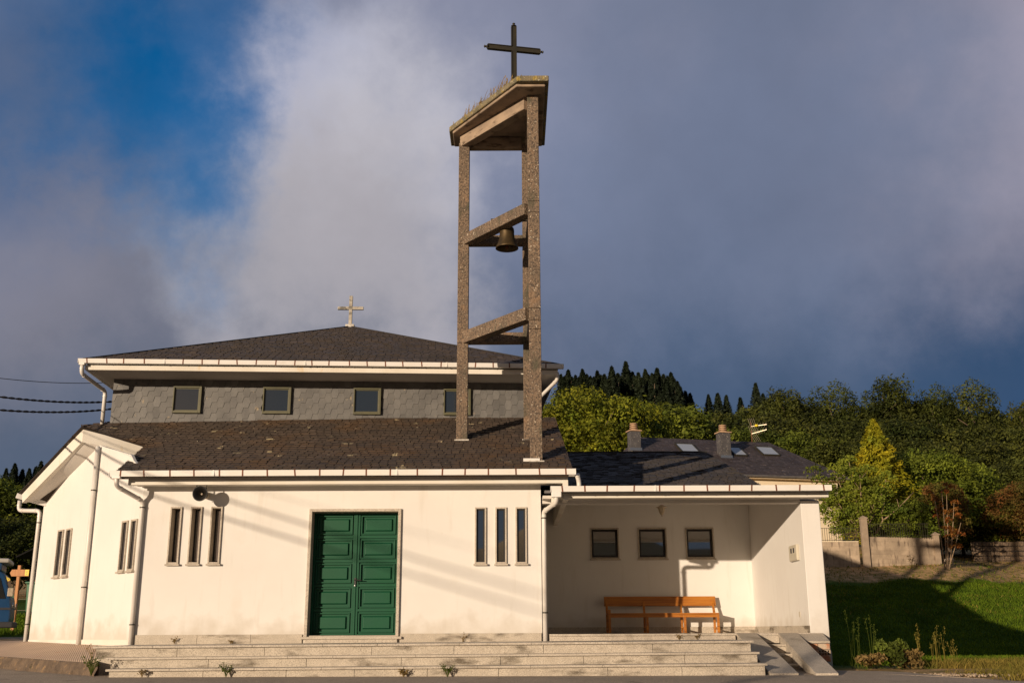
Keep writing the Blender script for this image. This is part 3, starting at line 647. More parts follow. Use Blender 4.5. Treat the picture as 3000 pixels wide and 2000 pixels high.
for a_, b_ in [(1.41, 2.07), (3.50, 4.16), (5.63, 6.28), (7.77, 8.42)]:
    c_, d_ = 5.63, 6.27; fw = .055
    mb = MB(DRM); mb.box(a_, a_+.03, -.085, .05, c_, d_); mb.box(b_-fw, b_, -.085, .05, c_, d_); mb.box(a_+.03, b_-fw, -.085, .05, d_-.035, d_); mb.box(a_+.03, b_-fw, -.085, .05, c_, c_+fw)
    w_ = mb.build('upper_window', M['olive_frame'], church, bevel=.005)
    mb = MB(DRM); mb.box(a_+.031, a_+.05, -.05, .03, c_+fw, d_-.035); mb.box(b_-fw-.022, b_-fw-.001, -.05, .03, c_+fw, d_-.035); mb.box(a_+.05, b_-fw-.022, -.05, .03, d_-.06, d_-.036); mb.box(a_+.05, b_-fw-.022, -.05, .03, c_+fw+.001, c_+fw+.02)
    mb.build('sash', M['olive_frame'], w_)
    MB(DRM).box(a_+.05, b_-fw-.022, -.034, -.030, c_+fw+.02, d_-.06).build('pane', M['drum_glass'], w_)
# upper eaves, soffit, roof
OV, SD = .95, .38; zE = 6.43; x0, x1, y0, y1 = -SD, 10.05 + SD, -OV, 9.95 + OV
MB(DRM).box(x0+.03, x1-.03, y0+.03, y1-.03, zE+.012, zE+.05).build('upper_soffit', M['soffit'], church)
MB(DRM).box(x0, x1, y0, y0+.06, zE, zE+.115).box(x0, x0+.05, y0+.061, y1, zE, zE+.115).box(x1-.05, x1, y0+.061, y1, zE, zE+.115).build('upper_fascia', M['trim'], church, bevel=.006)
apex = DRM @ Vector((5.02, 4.9, 9.22)); cr = [DRM @ Vector(p) for p in ((x0-.05, y0-.08, zE+.225), (x1+.05, y0-.08, zE+.225), (x1+.05, y1, zE+.225), (x0-.05, y1, zE+.225))]
ux = Vector((1, .065, 0))
slate_roof('upper_roof_front', [cr[0], cr[1], apex], M['slate_upper'], church, ux, .18, .18, 11, thick=.06)
slate_roof('upper_roof_right', [cr[1], cr[2], apex], M['slate_upper'], church, (-.065, 1, 0), .18, .18, 12, thick=.06)
slate_roof('upper_roof_left', [cr[3], cr[0], apex], M['slate_upper'], church, (.065, -1, 0), .18, .18, 13, thick=.06)
slate_roof('upper_roof_back', [cr[2], cr[3], apex], M['slate_upper'], church, -ux, .30, .5, 14, thick=.06)
mb = MB(); up = Vector((0, 0, .012))
for k in (0, 1): mb.bar(cr[k] + up, apex + up, .10, .025)
mb.build('ridge_caps', M['slate_dark'], church)
gutter(DRM, x0 - .12, x1 + .12, y0 - .02, zE + .232, h=.10, d=.12, sp=.42, seed=5)
dl = lambda x, y, z: DRM @ Vector((x, y, z))
pipe([dl(-.42, -1.02, 6.57), dl(-.42, -1.02, 6.33), dl(-.16, -.06, 6.13), dl(-.16, -.06, 5.33)], r=.045)
pipe([dl(10.42, -.9, 6.5), dl(10.42, -.9, 6.32), dl(10.0, -.06, 6.0), dl(10.0, -.06, 5.5)], r=.045)
MB(DRM).box(-.48, -.36, -1.08, -.96, 6.52, 6.58).build('outlet', M['gutter'], church)

# ---- porch
PB = 4.5
pw = [(1.775, 2.435), (2.866, 3.53), (3.958, 4.615)]
mb = MB(); Mb = frame((0, PB, 0), (1, 0)); mb.M = Mb; panel(mb, .53, 5.46, .3, 3.64, [(a_, b_, 2.25, 2.945) for a_, b_ in pw], .25); mb.build('porch_back_wall', M['plaster'], church, weld=True)
for a_, b_ in pw: slit_window(Mb, church, a_, b_, 2.25, 2.945, M['glass'], depth=.14, fw=.03, proud=.02, inner=.05)
mb = MB(); mb.prism([(5.44, 0, .30), (5.79, 0, .30), (5.79, 0, 3.06), (5.44, 0, 3.06)], (0, 0, 0), (0, .001, 0)); mb = MB(); mb.prism([(5.44, 0, .30), (5.44, 4.9, .30), (5.44, 4.9, 3.66), (5.44, .30, 3.08), (5.44, 0, 3.02)], (0, 0, 0), (.35, 0, 0)); mb.build('porch_end_wall', M['plaster'], church, bevel=.01)
MB().box(5.425, 5.80, -.012, .5, -.25, .30).box(5.795, 5.80, .5, 4.9, -.25, .3).build('porch_wall_base', M['trim'], church)
MB().box(.535, 5.438, 4.47, 4.499, .60, .742).box(5.412, 5.439, 0.0, 4.469, .60, .742).build('skirting', M['granite'], church, bevel=.003)
MB().box(.535, 5.41, .30, 4.46, .50, .604).build('porch_floor', M['granite_smooth'], church)
MB().box(.66, 5.44, -.06, .299, .575, .612).build('porch_edge', M['granite_smooth'], church, bevel=.005)
MB().box(.66, 4.06, -.03, .2, .40, .574).build('porch_riser', M['granite_smooth'], church, bevel=.003)
# porch beam, eave, ceiling, roof
MB().box(.80, 5.86, -.42, -.30, 3.035, 3.145).box(.72, .79, -.55, -.02, 2.94, 3.14).build('porch_fascia', M['trim'], church, bevel=.006)
MB().box(.56, 5.80, -.299, -.002, 3.045, 3.10).box(.56, 5.435, -.001, .26, 2.985, 3.10).build('porch_beam', M['soffit'], church)
zP = lambda y: 3.89 + .284 * (y - 4.27)
mb = MB(); mb.prism([(.54, .26, 3.05), (5.44, .26, 3.05), (5.44, 4.5, 3.61), (.54, 4.5, 3.61)], (0, 0, 0), (0, 0, .04)); mb.build('porch_ceiling', M['soffit'], church)
slate_roof('annex_roof', [(.2, 4.02, zP(4.02)), (5.70, 4.02, zP(4.02)), (5.68, 10.6, zP(10.6)), (.2, 10.6, zP(10.6))], M['slate_porch'], church, (1, 0, 0), .19, .19, 21)
slate_roof('annex_roof_back', [(.2, 10.6, zP(10.6)), (5.68, 10.6, zP(10.6)), (5.68, 17.0, 3.9), (.2, 17.0, 3.9)], M['slate_porch'], church, (1, 0, 0), .30, .4, 22)
mb = MB(); mb.prism([(5.60, 4.76, .3), (5.60, 16.6, .3), (5.60, 16.6, 3.9), (5.60, 10.6, zP(10.6)-.08), (5.60, 4.76, zP(4.76)-.08)], (0, 0, 0), (-.2, 0, 0)); mb.build('annex_wall', M['plaster'], church)
mb = MB(); mb.prism([(.60, -.58, 3.11), (5.84, -.58, 3.11), (5.84, 4.2, 3.68), (.60, 4.2, 3.68)], (0, 0, 0), (0, 0, .05)); mb.build('flat_roof', M['lead'], church)
mb = MB(); mb.bar((.3, 10.6, zP(10.6)+.01), (5.69, 10.6, zP(10.6)+.01), .14, .03); mb.build('porch_ridge', M['slate_dark'], church)
gutter(I4, .70, 5.83, -.60, 3.222, h=.10, d=.12, sp=.45, seed=8)
mb = MB(); mb.prism([(1.03, -.5, 3.0), (1.03, 4.6, 3.0), (1.03, 4.6, zM(4.6)-.07), (1.03, -.4, zM(-.4)-.07)], (0, 0, 0), (-.1, 0, 0)); mb.build('gable_side', M['trim'], church)
MB().box(1.035, 1.15, -.62, -.56, 3.42, 3.55).build('gutter_end', M['gutter'], church)

# ---------------------------------------------------------------- steps
def sl_(x): return .0043 * (x + 6.3)
steps = thing('stone_steps', (-1.2, -1.5, 0), 'three broad granite steps with mould stains running below the white front wall', 'steps')
def run(x0, x1, y0, y1, z0, z1, n, seed, gap=.004, zoff=True):
    """a course of slabs following the slight fall of the flight"""
    mb = MB(); rnd = random.Random(seed); cuts = [x0] + sorted(x0 + (x1-x0)*(k + rnd.uniform(-.25, .25))/n for k in range(1, n)) + [x1]
    for a_, b_ in zip(cuts, cuts[1:]):
        a2, b2 = a_ + gap/2, b_ - gap/2; j = rnd.uniform(-.003, .003)
        mb.add([(a2,y0+j,z0+sl_(a2)),(b2,y0+j,z0+sl_(b2)),(b2,y1,z0+sl_(b2)),(a2,y1,z0+sl_(a2)),(a2,y0+j,z1+sl_(a2)),(b2,y0+j,z1+sl_(b2)),(b2,y1,z1+sl_(b2)),(a2,y1,z1+sl_(a2))],
               [(3,2,1,0),(4,5,6,7),(0,1,5,4),(1,2,6,5),(2,3,7,6),(3,0,4,7)])
    return mb
run(-6.86, 3.92, -2.15, -.032, .425, .460, 9, 1).build('landing_slab', M['granite_smooth'], steps, bevel=.004)
run(-6.50, 3.93, -2.50, -2.09, .253, .288, 8, 2).build('tread', M['granite_smooth'], steps, bevel=.004)
run(-6.34, 3.95, -2.90, -2.44, .090, .124, 9, 3).build('tread', M['granite_smooth'], steps, bevel=.004)
run(-6.82, 3.88, -2.095, -.05, -.05, .424, 7, 4, .006).build('riser', M['granite'], steps, bevel=.003)
run(-6.44, 3.90, -2.445, -2.10, -.05, .252, 7, 5, .006).build('riser', M['granite'], steps, bevel=.003)
run(-6.30, 3.92, -2.845, -2.45, -.12, .089, 8, 6, .006).build('riser', M['granite'], steps, bevel=.003)

side = thing('side_stair', (4.6, -1.4, 0), 'narrow granite side stair between two sloping stone ramps at the right of the steps', 'stairs')
def ramp(xa0, xa1, xb0, xb1, ya, yb, za, zb, th=.05):
    mb = MB(); v = [(xa0, ya, za), (xa1, ya, za), (xb1, yb, zb), (xb0, yb, zb)]
    mb.add(v + [(p[0], p[1], p[2] - th) for p in v], [(0,3,2,1),(4,5,6,7),(0,1,5,4),(1,2,6,5),(2,3,7,6),(3,0,4,7)]); return mb
ramp(4.07, 4.44, 3.99, 4.43, -.065, -2.86, .612, .02).build('ramp_slab', M['granite_smooth'], side, bevel=.004)
ramp(4.83, 5.19, 4.68, 5.03, -.065, -2.93, .612, .02, .06).build('ramp_slab', M['granite_smooth'], side, bevel=.004)
for (a_, b_, c_, d_, k) in ((4.08, 4.42, 4.01, 4.40, 0), (4.86, 5.17, 4.71, 5.0, 1)):
    mb = MB(); za, zb = .56, -.03
    mb.add([(a_, -.06, za), (b_, -.06, za), (d_, -2.85, zb), (c_, -2.85, zb), (a_, -.06, -.2), (b_, -.06, -.2), (d_, -2.85, -.2), (c_, -2.85, -.2)], [(0,3,2,1),(4,5,6,7),(0,1,5,4),(1,2,6,5),(2,3,7,6),(3,0,4,7)])
    mb.build('ramp_wall', M['granite'], side)
for k, (yy, zz) in enumerate(((-.55, .425), (-1.05, .272), (-1.55, .112))):
    MB().box(4.43, 4.86 - .03 * k, yy - .02, yy + .50, zz - .035, zz).build('tread', M['granite_smooth'], side, bevel=.004)
    MB().box(4.43, 4.86 - .03 * k, yy + .015, yy + .48, zz - .25, zz - .036).build('riser', M['granite'], side)
MB().box(4.45, 4.85, -.06, -.02, .44, .574).build('riser', M['granite'], side)

stub = thing('brick_stub', (5.42, -.22, .2), 'stub of broken hollow red brick with a granite cap at the porch pillar foot', 'brick wall')
mb = MB(); mb.prism([(5.20, -.015, .57), (5.66, -.015, .57), (5.64, -.50, .435), (5.22, -.50, .435)], (0, 0, 0), (0, 0, .04)); mb.build('cap_slab', M['granite_smooth'], stub, bevel=.004)
mb = MB()
for i, zz in enumerate((.33, .225, .12)):
    for j, (xa, xb) in enumerate(((5.22, 5.43), (5.44, 5.645))):
        if (i + j) % 2 == 0 and j == 1:                             # brick laid end-on: open cells
            w = (xb - xa)
            for u in range(5): mb.box(xa + u*w/4 - .006, xa + u*w/4 + .006, -.45, -.02, zz, zz + .098)
            for u in range(3): mb.box(xa, xb, -.449, -.021, zz + u*.044, zz + u*.044 + .010)
            mb.box(xa + .005, xb - .005, -.3, -.1, zz + .005, zz + .09)
        else: mb.box(xa, xb, -.45, -.02, zz, zz + .098)
mb.build('hollow_bricks', M['brick'], stub, bevel=.003)

# ---------------------------------------------------------------- pavement on the left with its rough kerb
pv = [(-6.62, -2.42, .19), (-9.62, .62, .245), (-11.9, 3.2, .30), (-13.3, 5.6, .40), (-13.6, 8.6, .47), (-12.6, 9.6, .50), (-10.6, 7.5, .50), (-10.40, 3.30, .50), (-8.5, 1.45, .455), (-7.05, -.02, .425), (-6.84, -2.0, .24)]
def ribbed_tiles():
    mb = MB(); n = len(pv); c_ = (-10.6, 3.0, .38)
    mb.v = [tuple(p) for p in pv]; mb.f = [[0, 1, 9, 10], [1, 8, 9], [1, 2, 8], [2, 7, 8], [2, 3, 7], [3, 6, 7], [3, 4, 6], [4, 5, 6]]; mb.t = [1] * 8
    mb.v += [(p[0], p[1], p[2] - .35) for p in pv]; mb.f += [[i, i + n, (i + 1) % n + n, (i + 1) % n] for i in range(n)]; mb.t += [1] * n
    o = mb.build('pavement', M['tiles'], None); tag(o, kind='structure')
    nt = M['tiles'].node_tree; N = nt.nodes; L = nt.links                # ribs and joints
    tc = N.new('ShaderNodeTexCoord'); mp = N.new('ShaderNodeMapping'); mp.inputs['Rotation'].default_value = (0, 0, R(-20)); L.new(tc.outputs['Object'], mp.inputs[0])
    wv = N.new('ShaderNodeTexWave'); wv.inputs['Scale'].default_value = 9.0; wv.inputs['Distortion'].default_value = .3; L.new(mp.outputs[0], wv.inputs['Vector'])
    bp = N.new('ShaderNodeBump'); bp.inputs['Strength'].default_value = 1.0; bp.inputs['Distance'].default_value = .006; L.new(wv.outputs[1], bp.inputs['Height'])
    b = N['Principled BSDF']; L.new(bp.outputs[0], b.inputs['Normal'])
    src = b.inputs['Base Color'].links[0].from_socket; mx = N.new('ShaderNodeMix'); mx.data_type = 'RGBA'; mx.blend_type = 'MULTIPLY'
    rr = N.new('ShaderNodeMapRange'); rr.inputs[1].default_value = 0; rr.inputs[2].default_value = .5; rr.inputs[3].default_value = .6; rr.inputs[4].default_value = 1.0; L.new(wv.outputs[1], rr.inputs[0])
    mx.inputs[0].default_value = 1; L.new(src, mx.inputs[6]); L.new(rr.outputs[0], mx.inputs[7]); L.new(mx.outputs[2], b.inputs['Base Color'])
ribbed_tiles()
def kerb():
    rnd = random.Random(6); line = [(-6.55, -2.52), (-7.6, -1.5), (-8.6, -.48), (-9.68, .58), (-10.8, 1.8), (-11.96, 3.16), (-13.4, 5.6), (-13.7, 8.6)]; zt = [.185, .20, .22, .24, .27, .295, .395, .465]
    mb = MB(); pts = []
    for i in range(len(line) - 1):
        m = 14
        for k in range(m):
            t = k / m; pts.append((line[i][0]*(1-t)+line[i+1][0]*t, line[i][1]*(1-t)+line[i+1][1]*t, zt[i]*(1-t)+zt[i+1]*t, Vector((line[i+1][0]-line[i][0], line[i+1][1]-line[i][1], 0)).normalized()))
    rings = []
    for x, y, z, d in pts:
        n = Vector((d.y, -d.x, 0)); n = n if n.dot(Vector((-.7, -.7, 0))) > 0 else -n
        j = lambda s=.02: rnd.uniform(-s, s)
        rings.append([(x - n.x*.06, y - n.y*.06, z + .012), (x + n.x*(.03 + j()), y + n.y*(.03 + j()), z + .014 + j(.006)), (x + n.x*(.075 + j()), y + n.y*(.075 + j()), z*.55 + j()), (x + n.x*(.10 + j(.03)), y + n.y*(.10 + j(.03)), z*.2 + j(.01)), (x + n.x*.10, y + n.y*.10, -.12)])
    vs = [v for r in rings for v in r]; m = 5
    mb.add(vs, [(i*m+k, (i+1)*m+k, (i+1)*m+k+1, i*m+k+1) for i in range(len(rings)-1) for k in range(m-1)])
    tag(mb.build('kerb', M['kerb'], None), kind='structure')
kerb()

# ---------------------------------------------------------------- bell tower
YL, YF = 2.25, .35
tower = thing('bell_tower', (-.3, 1.4, 3.9), 'open triangular bell tower of three brown exposed-aggregate concrete columns standing through the slate roof', 'bell tower')
cols = [(-1.205, -.962, YL, YL + .27, 4.3, 11.55), (.345, .585, YF, YF + .29, 3.55, 11.72), (.245, .50, YL, YL + .27, 4.3, 11.55)]
for x0_, x1_, y0_, y1_, z0_, z1_ in cols:
    mb = MB(); z = z0_; first = True
    segs = [z0_, 6.52, 6.715, 6.965, 9.04, 9.29, z1_] if x0_ > .3 and y0_ < 1 else [z0_, 6.76, 9.06, z1_]
    for a_, b_ in zip(segs, segs[1:]): mb.box(x0_, x1_, y0_, y1_, a_ + .003, b_ - .003)
    c_ = mb.build('column', M['concrete'], tower, bevel=.012)
    MB().box(x0_-.035, x1_+.035, y0_-.04, y1_+.03, zM(y0_) - .04, zM(y0_) + .018).build('mortar_collar', M['white_mortar'], c_, bevel=.008)
def beam(pa, pb, z0_, z1_, w=.24, m_='concrete', nm='beam', ext=0):
    a_ = Vector(pa); b_ = Vector(pb); d_ = (b_ - a_).normalized()
    mb = MB(); mb.bar(Vector((a_.x, a_.y, (z0_+z1_)/2)), Vector((b_.x, b_.y, (z0_+z1_)/2)), w, z1_ - z0_); return mb.build(nm, M[m_], tower, bevel=.010)
cl, cf, cb = (-1.085, YL + .12, 0), (.465, YF + .14, 0), (.375, YL + .14, 0)
for z0_, z1_ in ((6.75, 7.02), (9.05, 9.30)):
    # front-left face, back face, right face
    beam((-1.02, YL + .11, 0), (.36, YF + .20, 0), z0_, z1_); beam((-.96, YL + .13, 0), (.245, YL + .13, 0), z0_ + .02, z1_ - .02, .22); beam((.46, YF + .29, 0), (.42, YL, 0), z0_ + .02, z1_ - .02, .20)
# ring under the roof
beam((-1.10, YL + .10, 0), (.36, YF + .18, 0), 11.46, 11.73, .22, 'concrete_plain', 'ring_beam'); beam((-.96, YL + .14, 0), (.245, YL + .14, 0), 11.45, 11.70, .2, 'concrete_plain', 'ring_beam'); beam((.47, YF + .29, 0), (.42, YL, 0), 11.46, 11.70, .2, 'concrete_plain', 'ring_beam')
sp = [(-1.43, 2.20), (.14, -.13), (.80, -.13), (.80, 2.95), (-1.43, 2.95)]
def slab(pts, z0_, z1_, inset, nm, m_):
    cx_ = sum(p[0] for p in pts)/len(pts); cy_ = sum(p[1] for p in pts)/len(pts)
    q_ = [(cx_ + (x-cx_)*(1-inset), cy_ + (y-cy_)*(1-inset)) for x, y in pts]; n = len(pts)
    mb = MB(); mb.add([(x, y, z0_) for x, y in q_] + [(x, y, z1_) for x, y in q_], [tuple(range(n))[::-1], tuple(range(n, 2*n))] + [(i, (i+1) % n, n + (i+1) % n, n + i) for i in range(n)])
    return mb.build(nm, M[m_], tower, bevel=.02)
slab(sp, 11.80, 11.93, 0, 'roof_slab', 'concrete_moss')
slab(sp, 11.735, 11.799, .07, 'roof_underside', 'concrete_plain')
slab(sp, 11.93, 12.10, .35, 'roof_crown', 'concrete_moss')
# dry grass on the tower
mb = MB(); rnd = random.Random(31)
for k in range(190):
    t = rnd.random() ** .8; x = -1.40 + 1.45 * t; y = 2.20 - 2.2 * t; x += rnd.uniform(0, .22); y += rnd.uniform(0, .22)
    h = rnd.uniform(.05, .30) * (1.25 if .15 < t < .85 else .5); lean = rnd.uniform(-.02, .13); p = Vector((x, y, 11.93)); q_ = p + Vector((lean, rnd.uniform(-.03, .03), h)); m_ = (p + q_)/2 + Vector((-.01, 0, .03))
    for a_, b_, w1, w2 in ((p, m_, .007, .005), (m_, q_, .005, .002)): mb.quad((a_.x-w1, a_.y, a_.z), (a_.x+w1, a_.y, a_.z), (b_.x+w2, b_.y, b_.z), (b_.x-w2, b_.y, b_.z), rnd.uniform(.7, 1.2))
    if rnd.random() < .4: mb.quad((q_.x-.008, q_.y, q_.z-.03), (q_.x+.008, q_.y, q_.z-.03), (q_.x+.006, q_.y, q_.z+.02), (q_.x-.004, q_.y, q_.z+.02), 1.2)
gt = mb.build('dry_grass', M['dryweed'], None); tag(gt, 'thin dry grass growing along the mossy edge of the tower roof', 'grass', kind='stuff')

bell = thing('bell', (-.10, 1.45, 9.0), 'small dark bronze bell hanging below the upper beams of the concrete tower', 'bell')
MB().lathe([(.0, .50), (.05, .505), (.115, .49), (.150, .45), (.160, .40), (.158, .32), (.165, .24), (.185, .15), (.215, .07), (.245, .01), (.250, -.012), (.238, -.012), (.205, .06), (.175, .14), (.152, .26), (.145, .40), (.0, .46)], (-.10, 1.45, 8.66), 32).build('body', M['bronze'], bell, smooth=True)
MB().tube([(-.10, 1.45, 9.02), (-.10, 1.45, 8.72)], .012, 8).lathe([(0, -.05), (.03, -.035), (.038, 0), (.028, .03), (.0, .05)], (-.10, 1.45, 8.68), 12).build('clapper', M['rust'], bell, smooth=True)
MB().bar((-.10, 1.45, 9.15), (-.10, 1.45, 9.30), .05, .05).bar((-.45, 1.45, 9.31), (.34, 1.45, 9.31), .05, .05).box(-.04, .06, 1.41, 1.49, 9.20, 9.25).build('yoke', M['iron'], bell)
MB().box(.02, .34, 1.30, 1.62, 9.335, 9.36).build('mounting_plate', M['trim'], bell)

tc_ = thing('iron_cross', (.07, 1.2, 12.0), 'tall dark iron cross with small knobs at its tips on top of the bell tower', 'cross')
ad = Vector((1, .20, 0)).normalized(); c0 = Vector((.072, 1.2, 12.0))
Mx = frame((c0.x, c0.y, 0), ad)
def flanged(mb, a_, b_, vertical):
    """a hollow-looking bar: recessed face between two edge strips"""
    if vertical:
        mb.box(-.044, .044, -.025, .025, a_, b_); mb.box(-.058, -.044, -.045, .045, a_, b_); mb.box(.044, .058, -.045, .045, a_, b_)
    else:
        mb.box(a_, b_, -.024, .024, 13.294, 13.386); mb.box(a_, b_, -.044, .044, 13.28, 13.294); mb.box(a_, b_, -.044, .044, 13.386, 13.40)
mb = MB(Mx); flanged(mb, 11.98, 13.278, True); flanged(mb, 13.402, 13.92, True); mb.box(-.058, .058, -.025, .025, 13.278, 13.402); mb.build('upright', M['iron'], tc_)
mb = MB(Mx); flanged(mb, -.60, -.059, False); flanged(mb, .059, .60, False); mb.build('arms', M['iron'], tc_)
for p, ax in (((-.60, 0, 13.34), (-1, 0, 0)), ((.60, 0, 13.34), (1, 0, 0)), ((0, 0, 13.92), (0, 0, 1))):
    axw = (Mx.to_3x3() @ Vector(ax)); MB().lathe([(.055, 0), (.062, .012), (.03, .02), (.022, .05), (.035, .07), (.02, .085), (.0, .09)], Mx @ Vector(p), 12, axw).build('finial', M['iron'], tc_)

sc_x = thing('stone_cross', (apex.x, apex.y, apex.z), 'small pale lichen-spotted stone cross on the peak of the upper slate roof', 'cross')
a3 = Vector((apex.x, apex.y, 0)); X3 = frame((apex.x, apex.y, apex.z), (1, .03, 0))
MB(X3).box(-.048, .048, -.045, .045, -.05, .93).build('upright', M['stone_cross'], sc_x, bevel=.01)
MB(X3).box(-.38, -.049, -.04, .04, .51, .60).box(.049, .37, -.04, .04, .51, .60).build('arms', M['stone_cross'], sc_x, bevel=.01)
MB(X3).box(-.13, .13, -.12, .12, -.10, .05).build('foot', M['white_mortar'], sc_x, bevel=.02)

# ---------------------------------------------------------------- loudspeaker, lantern, meter box, bench
ls = thing('loudspeaker', (-5.80, -.35, 3.1), 'round black horn loudspeaker under the eave above the left slit windows', 'loudspeaker')
hc = Vector((-5.81, -.40, 3.155)); ax = Vector((-.06, -1, -.02)).normalized()
MB().lathe([(.030, -.24), (.034, -.17), (.045, -.12), (.065, -.08), (.095, -.04), (.132, -.008), (.143, .0), (.143, .012), (.130, .006), (.090, -.035), (.058, -.08), (.036, -.13), (.026, -.2)], hc, 32, ax).build('horn', M['black'], ls, smooth=True)
MB().lathe([(.0, -.09), (.018, -.092), (.022, -.10), (.022, -.18)], hc, 16, ax).build('phase_plug', M['old_white'], ls, smooth=True)
MB().lathe([(.0, -.37), (.06, -.37), (.068, -.35), (.068, -.245), (.03, -.238)], hc, 20, ax).build('driver', M['old_white'], ls, smooth=True)
MB().bar((-5.90, -.33, 3.16), (-5.90, -.33, 3.335), .010, .02).bar((-5.72, -.33, 3.16), (-5.72, -.33, 3.335), .010, .02).bar((-5.90, -.29, 3.10), (-5.72, -.29, 3.10), .02, .012).build('bracket', M['iron'], ls)

lan = thing('hanging_lantern', (3.12, 2.2, 2.98), 'small old lantern of frosted glass hanging from the porch ceiling', 'lantern')
MB().lathe([(.0, .0), (.022, .01), (.045, .04), (.082, .155)], (3.12, 2.2, 2.985), 6).build('glass', M['lantern_glass'], lan)
MB().lathe([(.084, .155), (.12, .165), (.125, .172), (.06, .195), (.03, .215), (.0, .22)], (3.12, 2.2, 2.985), 6).lathe([(0, -.03), (.012, -.02), (.006, 0)], (3.12, 2.2, 2.985), 6).build('cap', M['old_white'], lan)
MB().tube([(3.12, 2.2, 3.2), (3.12, 2.2, 3.31)], .006, 6).build('chain', M['iron'], lan)

mt = thing('meter_box', (5.43, .6, 1.95), 'beige electric meter box with two small windows on the inner porch wall', 'meter box')
Mm = frame((5.44, .92, 0), (0, -1, 0))
MB(Mm).box(.02, .57, -.05, 0, 1.94, 2.24).build('case', M['meter'], mt, bevel=.008)
MB(Mm).box(.03, .56, -.058, -.051, 1.955, 2.225).build('door', M['meter'], mt, bevel=.003)
for a_ in (.17, .35): MB(Mm).box(a_, a_ + .10, -.064, -.0585, 2.09, 2.18).build('viewing_window', M['glass'], mt)
MB(Mm).box(-.03, .015, -.04, 0, 2.06, 2.12).build('lock', M['iron'], mt)
MB(Mm).box(.24, .33, -.008, 0, .90, 1.0).build('blanking_plate', M['meter'], None); tag(bpy.data.objects['blanking_plate'], 'tiny beige blanking plate low on the inner porch wall below the meter box', 'wall plate')

bench = thing('bench', (3.3, 4.1, .61), 'long varnished orange pine bench against the porch back wall, half in the sun', 'bench')
bx0, bx1 = 2.05, 4.55; FB = .612
MB().box(bx0+.01, bx1-.03, 3.86, 4.24, FB+.395, FB+.425).box(bx0+.02, bx1-.05, 3.875, 3.90, FB+.33, FB+.394).build('seat', M['wood'], bench, bevel=.004)
mb = MB(); mb.prism([(bx0-.01, 4.285, FB+.58), (bx0-.01, 4.31, FB+.58), (bx0-.01, 4.36, FB+.79), (bx0-.01, 4.335, FB+.79)], (bx0-.01, 0, 0), (bx1-.01, 0, 0)); mb.build('backrest', M['wood'], bench, bevel=.004)
for i, x in enumerate((bx0 + .015, bx0 + .845, bx0 + 1.67, bx1 - .10)):
    MB().box(x+.02, x+.075, 3.872 if i else 3.85, 3.92, FB, FB+.394 if i else FB+.50).build('leg', M['wood'], bench, bevel=.003)
    mb = MB(); mb.prism([(x, 4.19, FB), (x, 4.24, FB), (x, 4.235, FB+.44), (x, 4.335, FB+.70), (x, 4.305, FB+.70), (x, 4.19, FB+.44)], (x, 0, 0), (x+.05, 0, 0)); mb.build('leg', M['wood'], bench, bevel=.003)
    MB().box(x+.01, x+.045, 3.921, 4.189, FB+.07, FB+.11).build('stretcher', M['wood'], bench)

# ---------------------------------------------------------------- weeds at the steps
def sprig(x, y, z, h, n, seed, mat_='weed', spread=.6, leafw=.02):
    mb = MB(); rnd = random.Random(seed)
    for k in range(n):
        a_ = rnd.uniform(0, 6.28); l = h * rnd.uniform(.5, 1); dx, dy = math.cos(a_)*l*spread, math.sin(a_)*l*spread
        P0 = Vector((x, y, z)); P1 = P0 + Vector((dx*.4, dy*.4, l*.6)); P2 = P0 + Vector((dx, dy, l))
        w = .003
        mb.quad(P0 + Vector((-w,0,0)), P0 + Vector((w,0,0)), P1 + Vector((w,0,0)), P1 + Vector((-w,0,0)), .8)
        mb.quad(P1 + Vector((-w,0,0)), P1 + Vector((w,0,0)), P2 + Vector((w*.5,0,0)), P2 - Vector((w*.5,0,0)), .8)
        for m_ in range(5):
            t = rnd.uniform(.2, 1); p = P1 * (1-t) + P2 * t + Vector((rnd.uniform(-1,1), rnd.uniform(-1,1), rnd.uniform(-.5,.5))) * leafw; d1 = Vector((rnd.uniform(-1,1), rnd.uniform(-1,1), rnd.uniform(-.6,1))).normalized()*leafw; d2 = d1.orthogonal().normalized()*leafw*.45
            mb.quad(p, p + d1*.5 + d2, p + d1, p + d1*.5 - d2, rnd.uniform(.7, 1.3))
    return mb
WE = [(-6.9 + .72, -.06, .465, .13, 8, 'dryweed', 'brown fern-like weed on the landing by the left plinth'), (-3.95-1.2, -.06, .468, .06, 7, 'dryweed', 'low brown weed on the landing left of the green door'),
      (-4.45, -2.93, .0, .20, 26, 'weed', 'leafy green weed growing from the road at the bottom step'), (-6.62, -2.72, .02, .34, 34, 'weed', 'tall straggly weed at the corner of the kerb and the steps'),
      (-1.70, -2.93, -.02, .13, 26, 'dryweed', 'dry brown weed tuft at the foot of the bottom step'), (-1.02, -2.95, -.02, .22, 22, 'weed', 'thin green grass tuft at the foot of the bottom step'),
      (-5.75, -2.93, 0, .13, 14, 'dryweed', 'small brown weed by the left end of the bottom step'), (-.92, -.06, .47, .20, 6, 'dryweed', 'dry reddish weed at the plinth between door and downpipe'),
      (3.02, -.06, .50, .10, 6, 'dryweed', 'little dark weed below the porch edge under the bench, the left one'), (3.35, -.06, .50, .11, 8, 'dryweed', 'little dark weed below the porch edge under the bench, the right one'),
      (-8.4, -.72, .03, .10, 20, 'weed', 'low green weed at the foot of the rough kerb'), (-6.95, -1.9, .24, .30, 5, 'dryweed', 'single thin dry stalk standing on the pavement near the steps')]
for i, (x, y, z, h, n, m_, lb) in enumerate(WE): tag(sprig(x, y, z, h, n, i, m_, leafw=.024).build('weed', M[m_], None, loc=(x, y, z)), lb, 'weed', 'weeds in the joints of the steps and kerb')

